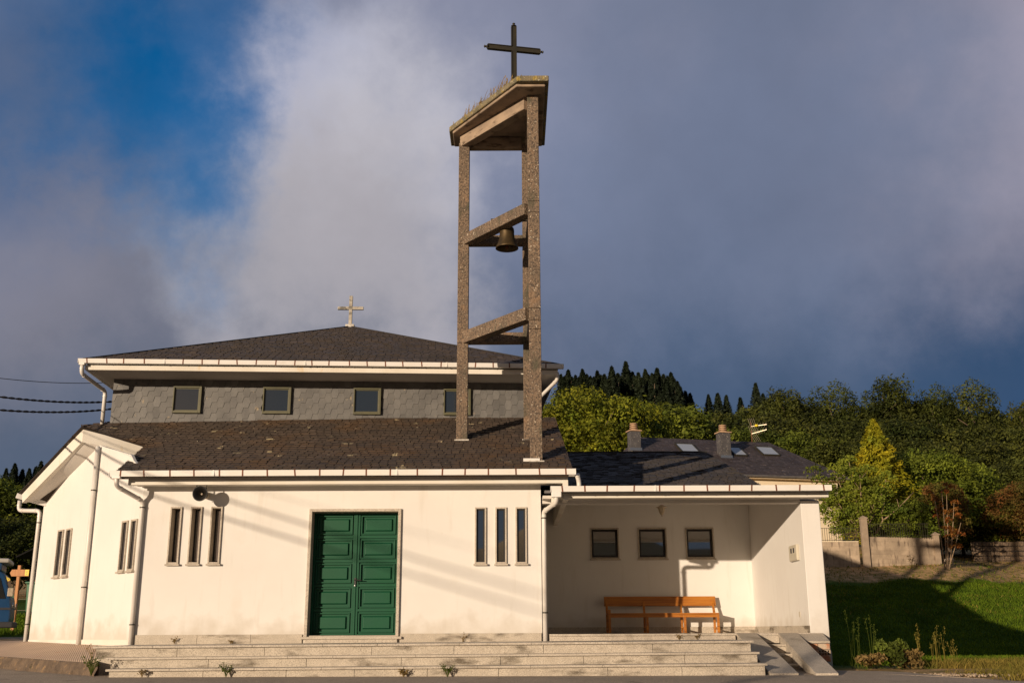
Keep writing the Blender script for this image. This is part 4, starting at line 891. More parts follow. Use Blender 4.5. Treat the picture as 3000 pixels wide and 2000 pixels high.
# ---------------------------------------------------------------- overhead cables: they reach the church on the left and their shadows cross the front
def cable(A, vis, shadow_pts, label, r, twist=True):
    """A: fixing on the church side; the plan line runs to a pole beyond the left edge of the view"""
    A = Vector(A); pts = [A]; d = Vector((-.25, -1, 0)).normalized(); n = Vector((d.y, -d.x, 0))
    for (px, py) in vis:
        q_ = ray(px, py); pts.append(CAM + q_ * ((A - CAM).dot(n) / q_.dot(n)))
    for (x, z) in shadow_pts:
        P = Vector((x, 0, z))
        # where the sun ray through P crosses the vertical plane of the span
        d = Vector((-.25, -1, 0)).normalized(); n = Vector((d.y, -d.x, 0)); s = SUNDIR
        tau = (A - P).dot(n) / s.dot(n); pts.append(P + s * tau)
    # fit height as quadratic of distance along span
    D_ = [((p - A).dot(d)) for p in pts]; Zs = [p.z for p in pts]
    co = np.polyfit(D_, Zs, 4 if len(D_) > 6 else 3, w=[4, 4, 4] + [1] * (len(D_) - 3)); out = []; L_ = max(D_); c1_ = np.polyder(co)
    m = 160
    for i in range(m + 1):
        t = L_ * i / m; p = A + d * t; out.append(Vector((p.x, p.y, float(np.polyval(co, t)))))
    sl0 = float(np.polyval(c1_, L_)); e_ = out[-1]
    for i in range(1, 51): out.append(Vector((e_.x + d.x * i * .3, e_.y + d.y * i * .3, e_.z + sl0 * i * .3)))
    mb = MB()
    if twist:
        mb2 = []
        for ph in (0, math.pi):
            q_ = []
            for i in range(len(out) * 6 - 5):
                k = i / 6; i0 = min(int(k), len(out) - 2); f = k - i0; p = out[i0] * (1-f) + out[i0+1] * f; a_ = ph + k * L_ / m * 14
                q_.append(p + Vector((math.cos(a_) * d.y, -math.cos(a_) * d.x, math.sin(a_))) * r * .8)
            mb.tube(q_, r * .8, 5)
    else: mb.tube(out, r, 6)
    o = mb.build('overhead_cable', M['rubber'], None, loc=tuple(out[0]))
    return tag(o, label, 'cable', None), out[-1]
z2 = lambda a_, b_: (600 + a_/2.24, 1300 + b_/2.24)
def wl(pts): return [((at(*z2(*p), 0)).x, (at(*z2(*p), 0)).z) for p in pts]
A_ = at(332, 1176, 5.6)
c1, e1_ = cable(at(330, 1176, 5.4), [(164, 1176), (0, 1162)], wl([(140, 360), (660, 535), (1300, 720), (1790, 870)]), 'upper twisted black cable reaching the slate wall from the left', .017)
c2, e2_ = cable(at(330, 1197, 5.4), [(164, 1206.6), (0, 1200.6)], wl([(140, 485), (660, 655), (1300, 835), (1790, 985)]), 'lower twisted black cable reaching the slate wall from the left', .017)
c3, e3_ = cable(at(300, 1121, 5.4), [(164, 1120), (0, 1108)], [(a_, b_ + .32) for a_, b_ in wl([(140, 360), (660, 505), (1300, 670), (1790, 800)])], 'single thin dark wire reaching the upper eave from the left', .008, False)
pole = thing('utility_pole', (e1_.x, e1_.y, H(e1_.x, e1_.y)), 'wooden utility pole carrying the cables beyond the left edge of the view', 'pole')
MB().tube([(e1_.x, e1_.y, H(e1_.x, e1_.y) - .5), (e1_.x, e1_.y, e1_.z + 1.0)], [.14, .10], 12).build('post', M['bark'], pole, smooth=True)

# ---------------------------------------------------------------- camper van on the left
def build_van():
    gz = H(-16, 10.5) + .012; X0 = at(36, 1750, 10.2).x; Y0 = 10.2           # nose points right, near side faces the camera
    van = thing('camper_van', (-16.2, 10.4, gz), 'blue camper van with raised white roof parked nose towards the wooden signpost', 'van')
    Mv = frame((X0, Y0, gz), (math.cos(R(21)), math.sin(R(21))))
    # body shell: side profile extruded, x negative to the rear
    prof = [(-.02, .42), (.0, .62), (-.01, .90), (-.04, 1.12), (-.25, 1.78), (-.36, 1.88), (-4.35, 1.90), (-4.50, 1.75), (-4.55, 1.1), (-4.52, .42), (-4.0, .36)]
    def arch(cx_, r): return [(cx_ + r*math.cos(a_), .34 + r*math.sin(a_)) for a_ in [math.pi - k*math.pi/8 for k in range(9)]]
    prof += arch(-3.35, .38) + arch(-.86, .38)
    mb = MB(Mv); mb.prism([(x, 0, z) for x, z in prof], (0, 0, 0), (0, 1.8, 0)); body = mb.build('body', M['van_blue'], van, bevel=.035)
    MB(Mv).box(-4.3, -.36, .06, 1.74, 1.901, 2.12).build('roof_side', M['van_blue'], van, bevel=.04)
    MB(Mv).box(-4.35, -.18, .0, 1.80, 2.121, 2.24).build('pop_top', M['van_white'], van, bevel=.04)
    mb = MB(Mv); mb.add([(-.17, -.012, 1.14), (-1.15, -.012, 1.14), (-1.15, -.012, 1.70), (-.36, -.012, 1.70)], [(0,3,2,1)]); mb.build('side_window', M['glass'], van)
    mb = MB(Mv); mb.add([(-1.30, -.012, 1.14), (-2.6, -.012, 1.14), (-2.6, -.012, 1.70), (-1.30, -.012, 1.70)], [(0,3,2,1)]); mb.build('side_window', M['glass'], van)
    mb = MB(Mv); mb.add([(-.055, .12, 1.20), (-.055, 1.68, 1.20), (-.235, 1.62, 1.76), (-.235, .18, 1.76)], [(0,1,2,3)]); mb.build('windscreen', M['glass'], van)
    MB(Mv).box(-4.6, .09, -.03, 1.83, .36, .52).build('bumper', M['van_trim'], van, bevel=.03)
    MB(Mv).box(-.55, -.01, -.018, -.001, .84, .90).box(-4.3, -1.3, -.018, -.001, .84, .90).build('side_moulding', M['van_trim'], van)
    for x in (-.86, -3.35):
        w_ = MB(Mv).lathe([(.0, .0), (.17, .0), (.18, .01)], (x, -.015, .34), 24, (0, -1, 0)).lathe([(.18, -.02), (.20, .025), (.30, .03), (.335, .0), (.335, -.17), (.2, -.18)], (x, -.01, .34), 28, (0, -1, 0)).build('wheel', M['rubber'], van)
        MB(Mv).lathe([(.0, .035), (.05, .035), (.07, .015), (.15, .012), (.19, .03)], (x, -.012, .34), 20, (0, -1, 0)).build('rim', M['chrome'], w_)
    for x in (-.86, -3.35): MB(Mv).lathe([(.0, .0), (.335, .0), (.335, .17), (.0, .17)], (x, 1.78, .34), 20, (0, -1, 0)).build('wheel', M['rubber'], van)
    MB(Mv).box(-.12, .02, -.24, -.10, 1.20, 1.42).bar((-.07, .0, 1.22), (-.06, -.12, 1.26), .02, .02).build('wing_mirror', M['old_white'], van, bevel=.02)
    MB(Mv).lathe([(.09, 0), (.085, .02), (0, .03)], (.01, .28, .95), 16, (1, 0, 0)).build('headlight', M['chrome'], van); MB(Mv).lathe([(.09, 0), (.085, .02), (0, .03)], (.01, 1.52, .95), 16, (1, 0, 0)).build('headlight', M['chrome'], van)
    MB(Mv).box(-.95, -.82, -.02, -.001, .98, 1.01).build('door_handle', M['black'], van)
build_van()

# signpost, bin, shed, wire fence
def build_sign():
    p = at(37, 1842, 16.0); top = at(64, 1655, 16.0)
    s = thing('signpost', (p.x, p.y, p.z), 'wooden signpost with one arrow board pointing left and a yellow sticker', 'signpost')
    MB().box(p.x-.05, p.x+.05, 15.95, 16.05, H(p.x, 16) - .3, top.z).build('post', M['wood_sign'], s, bevel=.006)
    c_ = at(57, 1677, 15.9); w = .33; MBx = MB(); x0_, x1_ = c_.x - w, c_.x + .31; z0_, z1_ = c_.z - .11, c_.z + .11
    MBx.prism([(x0_, 15.92, c_.z), (x0_+.06, 15.92, z1_), (x1_, 15.92, z1_), (x1_, 15.92, z0_), (x0_+.06, 15.92, z0_)], (0, 0, 0), (0, .025, 0)); bd = MBx.build('arrow_board', M['wood_sign'], s, bevel=.004)
    MB().box(x1_-.13, x1_-.005, 15.912, 15.919, z0_+.02, z1_-.01).build('sticker', M['yellow'], bd)
    MB().box(x1_-.10, x1_-.04, 15.908, 15.9115, c_.z+.035, c_.z+.05).box(x1_-.10, x1_-.05, 15.908, 15.9115, c_.z+.0, c_.z+.015).box(x1_-.09, x1_-.05, 15.908, 15.9115, c_.z-.05, c_.z-.03).build('sticker_print', M['black'], bd)
build_sign()
def build_bin():
    p = at(103, 1795, 17.5); g = p.z; 
    b = thing('wheelie_bin', (p.x, 17.5, g), 'dark green wheeled rubbish bin behind the signpost beside the side wall', 'bin')
    mb = MB(); mb.add([(p.x-.24, 17.25, g+.03), (p.x+.24, 17.25, g+.03), (p.x+.24, 17.75, g+.03), (p.x-.24, 17.75, g+.03), (p.x-.28, 17.2, g+.98), (p.x+.28, 17.2, g+.98), (p.x+.28, 17.8, g+.98), (p.x-.28, 17.8, g+.98)], [(3,2,1,0),(4,5,6,7),(0,1,5,4),(1,2,6,5),(2,3,7,6),(3,0,4,7)]); mb.build('body', M['bin_green'], b, bevel=.03)
    MB().box(p.x-.31, p.x+.31, 17.14, 17.86, g+.985, g+1.05).build('lid', M['bin_green'], b, bevel=.02)
    for s_ in (-1, 1): MB().lathe([(0, 0), (.1, 0), (.1, .05), (0, .05)], (p.x + s_*.27, 17.72, g+.10), 14, (s_, 0, 0)).build('wheel', M['rubber'], b)
    return p
pb = build_bin()
sh = thing('shed', (-15.2, 26, H(-15, 26)), 'small shed with dark tiled roof half hidden behind the side wall', 'shed')
ps = at(84, 1634, 26); zg = H(-15, 26)
MB().box(ps.x+.9, ps.x+4, 25, 28, zg-.5, ps.z).build('walls', M['bark'], sh)
mb = MB(); mb.prism([(ps.x, 24.8, ps.z), (ps.x+2.2, 24.8, ps.z+1.1), (ps.x+4.4, 24.8, ps.z), (ps.x+4.4, 24.8, ps.z-.06), (ps.x+2.2, 24.8, ps.z+1.02), (ps.x, 24.8, ps.z-.06)], (0, 0, 0), (0, 3.6, 0)); mb.build('roof', M['blockwork'], sh)
wf = thing('wire_fence', (-17, 20, H(-17, 20)), 'low post and wire fence along the edge of the dark trees at the left', 'fence')
for x in (-19.5, -17.3, -15.1): MB().box(x-.04, x+.04, 19.96, 20.04, H(x, 20)-.2, H(x, 20)+1.25).build('post', M['bark'], wf)
for k in (.45, .85, 1.15): MB().tube([(-21, 20, H(-21, 20)+k), (-14, 20, H(-14, 20)+k)], .008, 5).build('wire', M['antenna'], wf)

# ---------------------------------------------------------------- boundary wall with pillars and railing on the right
YW = 29.5
def base_z(px, py, Y=YW): return at(px, py, Y)
def build_boundary():
    Mw = frame((0, YW, 0), (1, 0))
    zb = lambda x: H(x, YW) 
    A0 = at(2380, 1592, YW); A1 = at(2515, 1586, YW); B0 = at(2540, 1582, YW); B1 = at(2738, 1574, YW + .6)
    w = thing('boundary_wall', (A1.x, YW, A1.z - .9), 'low concrete block boundary wall with stained courses behind the lawn', 'wall')
    def blocks(p, q_, zt, zbm, seed, nm):
        mb = MB(); rnd = random.Random(seed); n = int(round((zt - zbm) / .2)) + 1
        d_ = (Vector((q_.x, q_.y, 0)) - Vector((p.x, p.y, 0))); L_ = d_.length; mb.M = frame((p.x, p.y, 0), d_)
        for j in range(n):
            z1_ = zt - j*.2; x = -.4 * rnd.random()
            while x < L_:
                xa, xb = max(0, x), min(L_, x + .4); x += .4
                if xb - xa > .02: mb.box(xa+.002, xb-.002, rnd.uniform(0, .004), .19, z1_-.198, z1_-.002, rnd.uniform(.85, 1.12))
        mb.box(0, L_, .012, .18, zt-n*.2, zt-.003, .8)
        return mb.build(nm, M['blockwork'], w)
    l0 = Vector((A0.x - 6.5, YW, 0)); blocks(l0, A1, A1.z, zb(A1.x)-.5, 1, 'block_courses'); blocks(B0, B1, B1.z+.0, zb(B1.x)-.5, 2, 'block_courses')
    MB(frame((l0.x, YW, 0), (1, 0))).box(0, A1.x - l0.x, -.01, .2, A1.z, A1.z+.03).build('coping', M['cream'], w)
    # pillars
    for (px, py, ptop, wd, Y, k) in ((2530, 1655, 1512, .29, YW - .10, 1), (2742, 1635, 1560, .26, YW + .5, 0)):
        c_ = at(px, py, Y); t = at(px, ptop, Y); x = t.x
        p = thing('fence_pillar', (x, Y, c_.z), ['weathered stub pillar at the broken right end of the block wall', 'square concrete pillar with pyramid cap between the two wall sections'][k], 'pillar')
        MB().box(x-wd/2, x+wd/2, Y, Y+.24, c_.z-.6, t.z-.10).build('shaft', M['pillar'], p, bevel=.01)
        mb = MB(); e = .035; mb.box(x-wd/2-e, x+wd/2+e, Y-e, Y+.24+e, t.z-.099, t.z-.06)
        mb.add([(x-wd/2-e, Y-e, t.z-.059), (x+wd/2+e, Y-e, t.z-.059), (x+wd/2+e, Y+.24+e, t.z-.059), (x-wd/2-e, Y+.24+e, t.z-.059), (x, Y+.12, t.z+.06)], [(0,1,4),(1,2,4),(2,3,4),(3,0,4),(3,2,1,0)]); mb.build('cap', M['pillar'], p)
    rl = thing('railing', (A1.x, YW + .1, A1.z), 'thin dark iron bar railing on top of the boundary wall', 'railing')
    for (xa, xb, zt) in ((l0.x, A1.x - .02, A1.z + .03), (B0.x + .05, B1.x - .4, B1.z)):
        k = xa; mb = MB()
        while k < xb: mb.bar((k, YW+.1, zt), (k, YW+.1, zt+.62), .016, .016); k += .105
        mb.bar((xa, YW+.1, zt+.05), (xb, YW+.1, zt+.05), .02, .02); mb.bar((xa, YW+.1, zt+.60), (xb, YW+.1, zt+.60), .02, .02); mb.build('railing_panel', M['iron'], rl)
    C0 = at(2850, 1585, 36.0); C1 = at(3080, 1588, 36.0)
    w2 = thing('stone_wall', (C0.x, 36, C0.z - .7), 'low dark stone wall under the hedge at the far right', 'wall')
    mb = MB(frame((C0.x, 36, 0), (1, 0))); rnd = random.Random(5); x = 0
    while x < C1.x - C0.x:
        ww = rnd.uniform(.3, .6)
        for j in range(6): mb.box(x+.01, x+ww-.01, rnd.uniform(0, .05), .35, C0.z-.25*j-.24, C0.z-.25*j-.005+rnd.uniform(-.02, 0.0), rnd.uniform(.7, 1.1))
        x += ww
    mb.build('stones', M['kerb'], w2, bevel=.02)
build_boundary()

# ---------------------------------------------------------------- neighbouring house
def build_house():
    Y0 = 38.0; s = .25
    e = at(2197, 1390, Y0); ux = Vector((1, s, 0)).normalized()
    cR = None
    # walk along the eave to find the corner seen at px 2482
    best = min((abs((lambda P: CX + F_PX * (P - CAM).dot(_r) / (P - CAM).dot(_fw) - 2488)(e + ux*t)), t) for t in [k*.05 for k in range(240)])
    Lr = best[1]; Wd = 13.5; Dp = 8.6; o = e + ux * (Lr - Wd); Mh = frame((o.x, o.y, 0), ux); ze = e.z; zr = ze + 2.65; hp = 2.6
    gz = H(o.x + 5, o.y + 3) - .3
    h = thing('house', (o.x + 6, o.y + 4, gz), 'cream neighbouring house with hipped slate roof behind the porch', 'house')
    P = lambda x, y, z: Mh @ Vector((x, y, z))
    MB(Mh).box(.5, Wd-.5, .5, Dp-.5, gz, ze-.02).build('walls', M['cream'], h)
    MB(Mh).box(.1, Wd-.1, .1, Dp-.1, ze-.16, ze-.06).build('cornice', M['cream'], h)
    MB(Mh).box(-.02, Wd+.02, -.1, .0, ze-.10, ze+.0).box(Wd+.0, Wd+.1, -.1, Dp, ze-.10, ze+.0).build('gutter', M['lead'], h)
    A, B, C_, D_, R0, R1 = P(0,0,ze), P(Wd,0,ze), P(Wd,Dp,ze), P(0,Dp,ze), P(hp,Dp/2,zr), P(Wd-hp,Dp/2,zr)
    rf = slate_roof('roof', [A, B, R1, R0], M['house_slate'], h, ux, .24, .2, 41, thick=.08)
    slate_roof('roof', [B, C_, R1], M['house_slate'], h, (-s, 1, 0), .24, .2, 42, thick=.08); slate_roof('roof', [D_, A, R0], M['house_slate'], h, (s, -1, 0), .35, .4, 43, thick=.08); slate_roof('roof', [C_, D_, R0, R1], M['house_slate'], h, ux, .35, .5, 44, thick=.08)
    n_ = (B - A).cross(R0 - A).normalized(); n_ = n_ if n_.z > 0 else -n_
    def hit(px, py):
        d = ray(px, py); t = (A - CAM).dot(n_) / d.dot(n_); return CAM + d*t
    inv = Mh.inverted()
    for (px, py, ptop, w) in ((1862, 1316, 1237, .60), (2126, 1338, 1242, .64)):
        b_ = inv @ hit(px, py); top = at(px, ptop, (Mh @ b_).y)
        z1_ = top.z; ch = MB(Mh).box(b_.x-w/2, b_.x+w/2, b_.y-.1, b_.y+.45, b_.z-.5, z1_-.515).build('chimney', M['chimney_slate'], h, bevel=.005)
        MB(Mh).box(b_.x-w/2-.07, b_.x+w/2+.07, b_.y-.17, b_.y+.52, z1_-.514, z1_-.45).build('chimney_slab', M['terracotta'], ch, bevel=.01)
        mb = MB(Mh)
        for k in range(4): mb.lathe([(.0, 0), (.235-.008*k, 0), (.255-.008*k, .03), (.235-.008*k, .062), (0, .062)], (b_.x, b_.y+.18, z1_-.44+k*.115), 18)
        mb.lathe([(.14, 0), (.14, .40)], (b_.x, b_.y+.18, z1_-.44), 12)
        mb.build('chimney_pot', M['terracotta'], ch, smooth=False)
        MB(Mh).box(b_.x-w/2-.04, b_.x+w/2+.04, b_.y-.16, b_.y-.101, b_.z-.08, b_.z+.08).build('flashing', M['chrome'], ch)
    sv = (R0 - A); up_ = (n_.cross(ux)).normalized(); up_ = up_ if up_.z > 0 else -up_
    for (px, py, w) in ((2013, 1314, 1.0), (2160, 1324, .7), (2248, 1323, 1.0)):
        c_ = hit(px, py); Ms = Matrix(((ux.x, up_.x, n_.x, c_.x), (ux.y, up_.y, n_.y, c_.y), (ux.z, up_.z, n_.z, c_.z), (0, 0, 0, 1)))
        sk = MB(Ms); hw, hl = w/2, .58
        sk.box(-hw-.08, -hw, -hl, hl, 0, .10); sk.box(hw, hw+.08, -hl, hl, 0, .10); sk.box(-hw, hw, -hl-.08, -hl, 0, .10); sk.box(-hw, hw, hl, hl+.08, 0, .10)
        sk = sk.build('skylight', M['iron'], h, bevel=.01); MB(Ms).box(-hw, hw, -hl, hl, .05, .07).build('pane', M['skyglass'], sk)
    # antenna on the ridge
    rp = min((P(hp + k*.1, Dp/2, zr) for k in range(84)), key=lambda q_: abs(CX + F_PX * (q_ - CAM).dot(_r) / (q_ - CAM).dot(_fw) - 2204)); an = thing('tv_antenna', tuple(rp), 'rooftop television antenna with two rod arrays on the ridge of the cream house', 'antenna')
    MB().tube([rp - Vector((0,0,.1)), rp + Vector((0, 0, 1.35))], .025, 6).build('mast', M['rust'], an)
    rnd = random.Random(2)
    for zc, tl in ((.95, .35), (.30 + .2, .55)):
        mb = MB(); c_ = rp + Vector((0, 0, zc)); bd = Vector((1, -.5, .22 if zc < .8 else .05)).normalized()
        mb.bar(c_, c_ + bd*.95, .03, .03)
        for k in range(4): p = c_ + bd*(.35 + .17*k); mb.bar(p + Vector((-.05, .1, -.14)), p + Vector((.05, -.1, .14)), .018, .018)
        for sg in (1, -1):
            for k in range(4): p = c_ + Vector((0, -.05*k, .06*sg)) + Vector((-.05 + .10*k, 0, .0)); mb.bar(p, p + Vector((-.12 if sg > 0 else .25, 0, .42*sg)), .018, .018)
        mb.build('rod_array', M['antenna'], an)
    MB().box(rp.x+.18, rp.x+.32, rp.y-.3, rp.y-.2, rp.z+.9, rp.z+1.02).build('amplifier', M['yellow'], an)
    # rear eave strip seen between the leaves
    return Mh, Wd, ze, gz
house = build_house()

# ---------------------------------------------------------------- vegetation
def leaf_cloud(seed, lobes, n, size, out_bias=.6, flat=.0, tint=(.75, 1.25)):
    """lobes: (centre, radii). Many small leaf faces scattered through the outer part of each lobe."""
    rng = np.random.RandomState(seed)
    vol = np.array([l[1][0]*l[1][1]*l[1][2] for l in lobes]) ** (2/3); pr = vol / vol.sum()
    idx = rng.choice(len(lobes), n, p=pr)
    c = np.array([l[0] for l in lobes])[idx]; r = np.array([l[1] for l in lobes])[idx]
    d = rng.normal(size=(n, 3)); d /= np.linalg.norm(d, axis=1)[:, None]
    fl = (d[:, 2] < -.15) & (rng.rand(n) < .8); d[fl, 2] *= -1
    rad = (1 - .45 * rng.rand(n) ** 1.6)[:, None] * (1 + .10 * rng.normal(size=(n, 1)))
    p = c + d * r * rad
    nrm = d * out_bias + rng.normal(size=(n, 3)) * (1 - out_bias) + np.array([0, 0, .25]); nrm /= np.linalg.norm(nrm, axis=1)[:, None]
    t = np.cross(nrm, rng.normal(size=(n, 3))); t /= np.linalg.norm(t, axis=1)[:, None]; b = np.cross(nrm, t)
    s = size * rng.uniform(.55, 1.3, (n, 1)); ls = s * rng.uniform(.8, 1.5, (n, 1)); ws = s * .55
    V = np.stack([p - t*ls, p + b*ws - nrm*s*.15, p + t*ls, p - b*ws - nrm*s*.15], 1)
    k = rng.uniform(tint[0], tint[1], n)
    lobe_t = rng.uniform(.60, 1.38, len(lobes))[idx]
    return V, k * lobe_t
def leaf_mesh(name, parts, mat_):
    V = np.concatenate([p[0] for p in parts]); K_ = np.concatenate([p[1] for p in parts]); n = len(V)
    me = bpy.data.meshes.new(name); me.vertices.add(n*4); me.vertices.foreach_set('co', V.reshape(-1).astype(np.float32))
    me.loops.add(n*4); me.loops.foreach_set('vertex_index', np.arange(n*4, dtype=np.int32)); me.polygons.add(n); me.polygons.foreach_set('loop_start', np.arange(0, n*4, 4, dtype=np.int32))
    try: me.polygons.foreach_set('loop_total', np.full(n, 4, dtype=np.int32))
    except Exception: pass
    me.update(calc_edges=True)
    a = me.color_attributes.new('tint', 'FLOAT_COLOR', 'CORNER'); k = np.repeat(K_, 4).astype(np.float32); a.data.foreach_set('color', np.stack([k, k, k, np.ones_like(k)], 1).ravel())
    me.materials.append(mat_); return me
def link(me, name, parent=None, loc=(0, 0, 0)):
    o = bpy.data.objects.new(name, me); COL.objects.link(o); o.location = loc; o['_o'] = (0, 0, 0)
    if parent: o.parent = parent
    return o

def broad_lobes(seed, w, h, z0, n, rs=.19, top=1.0):
    """lobe centres spread over an uneven dome"""
    rnd = random.Random(seed); out = []
    for k in range(n):
        u = rnd.random(); a_ = k * 2.399 + rnd.uniform(-.4, .4); zz = -0.6 + 1.5 * (k + .5) / n
        zz = min(zz, .95); rr = math.sqrt(max(0, 1 - zz*zz)) * rnd.uniform(.62, 1.02)
        c = (math.cos(a_)*rr*w*.40, math.sin(a_)*rr*w*.40, z0 + h*.45 + zz*h*.40*top)
        s = rs * rnd.uniform(.6, 1.25); out.append((c, (w*s*.75, w*s*.75, h*s*.58)))
    out.append(((0, 0, z0 + h*.40), (w*.24, w*.24, h*.28)))
    return out
def conifer_parts(seed, w, h, z0, n, size, droop=.25, jag=.35):
    rng = np.random.RandomState(seed)
    t = rng.rand(n) ** .75; z = z0 + t*h; lay = np.floor(t*h/.55)
    ph = rng.uniform(0, 6.28, 200); a_ = rng.uniform(0, 6.28, n)
    prof = (1 - t) ** .85 * w/2
    spk = 1 + jag * np.sin(a_ * 5 + ph[(lay.astype(int)) % 200]) * .6 + rng.normal(size=n) * .08
    r = prof * (1 - .5 * rng.rand(n) ** 1.5) * spk + .03
    p = np.stack([np.cos(a_)*r, np.sin(a_)*r, z - droop * r * .5], 1)
    d = np.stack([np.cos(a_), np.sin(a_), np.full(n, .15)], 1)
    nrm = np.stack([np.cos(a_)*.45, np.sin(a_)*.45, np.ones(n)*.6], 1) + rng.normal(size=(n, 3))*.35; nrm /= np.linalg.norm(nrm, axis=1)[:, None]
    tt = d - nrm * (d*nrm).sum(1)[:, None]; tt /= np.linalg.norm(tt, axis=1)[:, None]; b = np.cross(nrm, tt)
    s = size * rng.uniform(.6, 1.3, (n, 1)); V = np.stack([p - tt*s*1.1, p + b*s*.45, p + tt*s*1.1, p - b*s*.45], 1)
    return V, rng.uniform(.7, 1.25, n)

def trunk_mesh(seed, h, r, spread, nb=6, mat_='bark', up=.55):
    rnd = random.Random(seed); mb = MB(); p = [Vector((0, 0, -.4))]; n = 6
    for k in range(1, n+1): p.append(Vector((rnd.uniform(-.03, .03)*h, rnd.uniform(-.03, .03)*h, h*k/n)))
    mb.tube(p, [r*(1 - .75*k/n) for k in range(n+1)], 8)
    for k in range(nb):
        z = h*rnd.uniform(.3, .85); a_ = k*2.4 + rnd.uniform(-.3, .3); l = spread*rnd.uniform(.6, 1)
        q0 = Vector((0, 0, z)); q1 = q0 + Vector((math.cos(a_)*l*.5, math.sin(a_)*l*.5, l*up*.6)); q2 = q0 + Vector((math.cos(a_)*l, math.sin(a_)*l, l*up*1.1))
        mb.tube([q0, q1, q2], [r*.42, r*.26, r*.08], 6)
    me = bpy.data.meshes.new('trunk'); me.from_pydata(mb.v, [], mb.f); me.update()
    for f in me.polygons: f.use_smooth = True
    me.materials.append(M[mat_]); return me

def tree(kind, loc, crown_me, trunk_me, scale, rot, label, cat, group=None):
    o = thing(kind, loc, label, cat, group); o.rotation_euler = (0, 0, rot); o.scale = scale if isinstance(scale, tuple) else (scale,)*3
    link(crown_me, 'crown', o); link(trunk_me, 'trunk', o); return o

# -- prototypes (unit size about 10 m tall) for the woods
PROTO = {}
def protos():
    for i in range(4):
        lb = broad_lobes(100+i, 8.0, 9.5, 1.2, 50, .19); PROTO['dark', i] = (leaf_mesh('crown', [leaf_cloud(200+i, lb, 14000, .125)], M['leaf_dark']), trunk_mesh(i, 7, .22, 2.6))
    for i in range(3):
        lb = broad_lobes(120+i, 8.0, 9.0, 1.2, 50, .19); PROTO['mid', i] = (leaf_mesh('crown', [leaf_cloud(220+i, lb, 14000, .12)], M['leaf_mid']), trunk_mesh(10+i, 7, .22, 2.6))
    for i in range(3):
        PROTO['con', i] = (leaf_mesh('crown', [conifer_parts(300+i, 4.4, 12.0, .6, 7000, .17, .6, .95)], M['leaf_conifer']), trunk_mesh(20+i, 11.5, .18, .3, 0))
    for i in range(2):    # tall open-crowned
        lb = broad_lobes(140+i, 5.0, 11.5, 2.2, 26, .27); PROTO['tall', i] = (leaf_mesh('crown', [leaf_cloud(240+i, lb, 8000, .125)], M['leaf_dark']), trunk_mesh(30+i, 11, .2, 1.8))
protos()

def place_skyline(kind, nvar, pts, Y, spread, label, cat, group, seed, hscale, base_h, wscale=1.0, nm='broadleaf_tree'):
    """one tree under each (photo px x, photo px y of its top): its size follows from the ground under it"""
    rnd = random.Random(seed)
    for k, (px, py) in enumerate(pts):
        y = Y + rnd.uniform(-spread, spread); t = at(px, py, y); g = H(t.x, y) - .3; h = max(3.0, t.z - g); s = h / base_h
        i = k % nvar; tree(nm, (t.x, y, g), *PROTO[kind, i], (s*wscale*rnd.uniform(.9, 1.15), s*wscale*rnd.uniform(.9, 1.15), s), rnd.uniform(0, 6.28), label, cat, group)
K = 3000 / 2352
def dp(l): return [(x*K, y*K) for x, y in l]
# far dark conifers
place_skyline('con', 3, dp([(1288, 862), (1305, 852), (1322, 864), (1338, 850), (1356, 866), (1372, 854), (1388, 862), (1405, 844), (1419, 860), (1437, 833), (1452, 856), (1466, 858), (1482, 850), (1498, 860), (1509, 848), (1524, 862), (1541, 858), (1556, 878), (1574, 900), (1585, 905), (1345, 872), (1395, 872), (1428, 872), (1475, 870), (1530, 872), (1297, 866), (1313, 868), (1330, 868), (1348, 862), (1364, 868), (1380, 864), (1412, 864), (1445, 856), (1457, 864), (1490, 864), (1503, 862), (1516, 866), (1533, 866), (1548, 872), (1562, 890), (1310, 880), (1355, 885), (1400, 885), (1440, 885), (1480, 885), (1520, 885), (1550, 895)]), 118, 7,
              'dark spire-shaped conifer in the stand on the hill behind the slate roofs', 'conifer tree', 'dark conifers on the hill', 51, 1, 12.5, .95, 'conifer_tree')
place_skyline('con', 3, dp([(1627, 908), (1648, 905), (1668, 910), (1735, 882), (1752, 906), (1700, 915), (2283, 934)]), 112, 6, 'dark conifer top standing out of the far wood right of the conifer stand', 'conifer tree', 'conifers scattered in the far wood', 52, 1, 12.5, 1.0, 'conifer_tree')
# far broadleaf skyline on the right, several rows
row1 = [(1600, 955), (1640, 945), (1680, 938), (1720, 935), (1758, 925), (1790, 910), (1822, 905), (1850, 925), (1880, 945), (1955, 940), (1985, 915), (2052, 903), (2080, 910), (2110, 915), (2140, 922), (2165, 930), (2195, 945), (2240, 935), (2265, 945), (2310, 955), (2340, 942), (2370, 935), (2400, 940)]
place_skyline('dark', 4, dp(row1), 92, 5, 'dark broadleaf tree on the skyline of the wood at the right', 'tree', 'trees of the wood on the hillside', 61, 1, 10.2, 1.1)
place_skyline('tall', 2, dp([(1912, 905), (2028, 878), (2228, 902), (1800, 900), (2145, 912), (2345, 930)]), 88, 2, 'tall narrow tree rising above the skyline of the right wood', 'tree', 'tall trees on the skyline', 62, 1, 12.2, 1.0)
row2 = [(1500, 945), (1545, 950), (1590, 965), (1640, 960), (1690, 955), (1740, 955), (1790, 950), (1840, 960), (1890, 965), (1940, 965), (1990, 960), (2040, 950), (2090, 955), (2140, 965), (2190, 975), (2240, 965), (2290, 975), (2340, 970), (2390, 975)]
place_skyline('dark', 4, dp(row2), 78, 4, 'dark green broadleaf tree in the middle of the right-hand wood', 'tree', 'trees of the wood on the hillside', 63, 1, 10.2, 1.15)
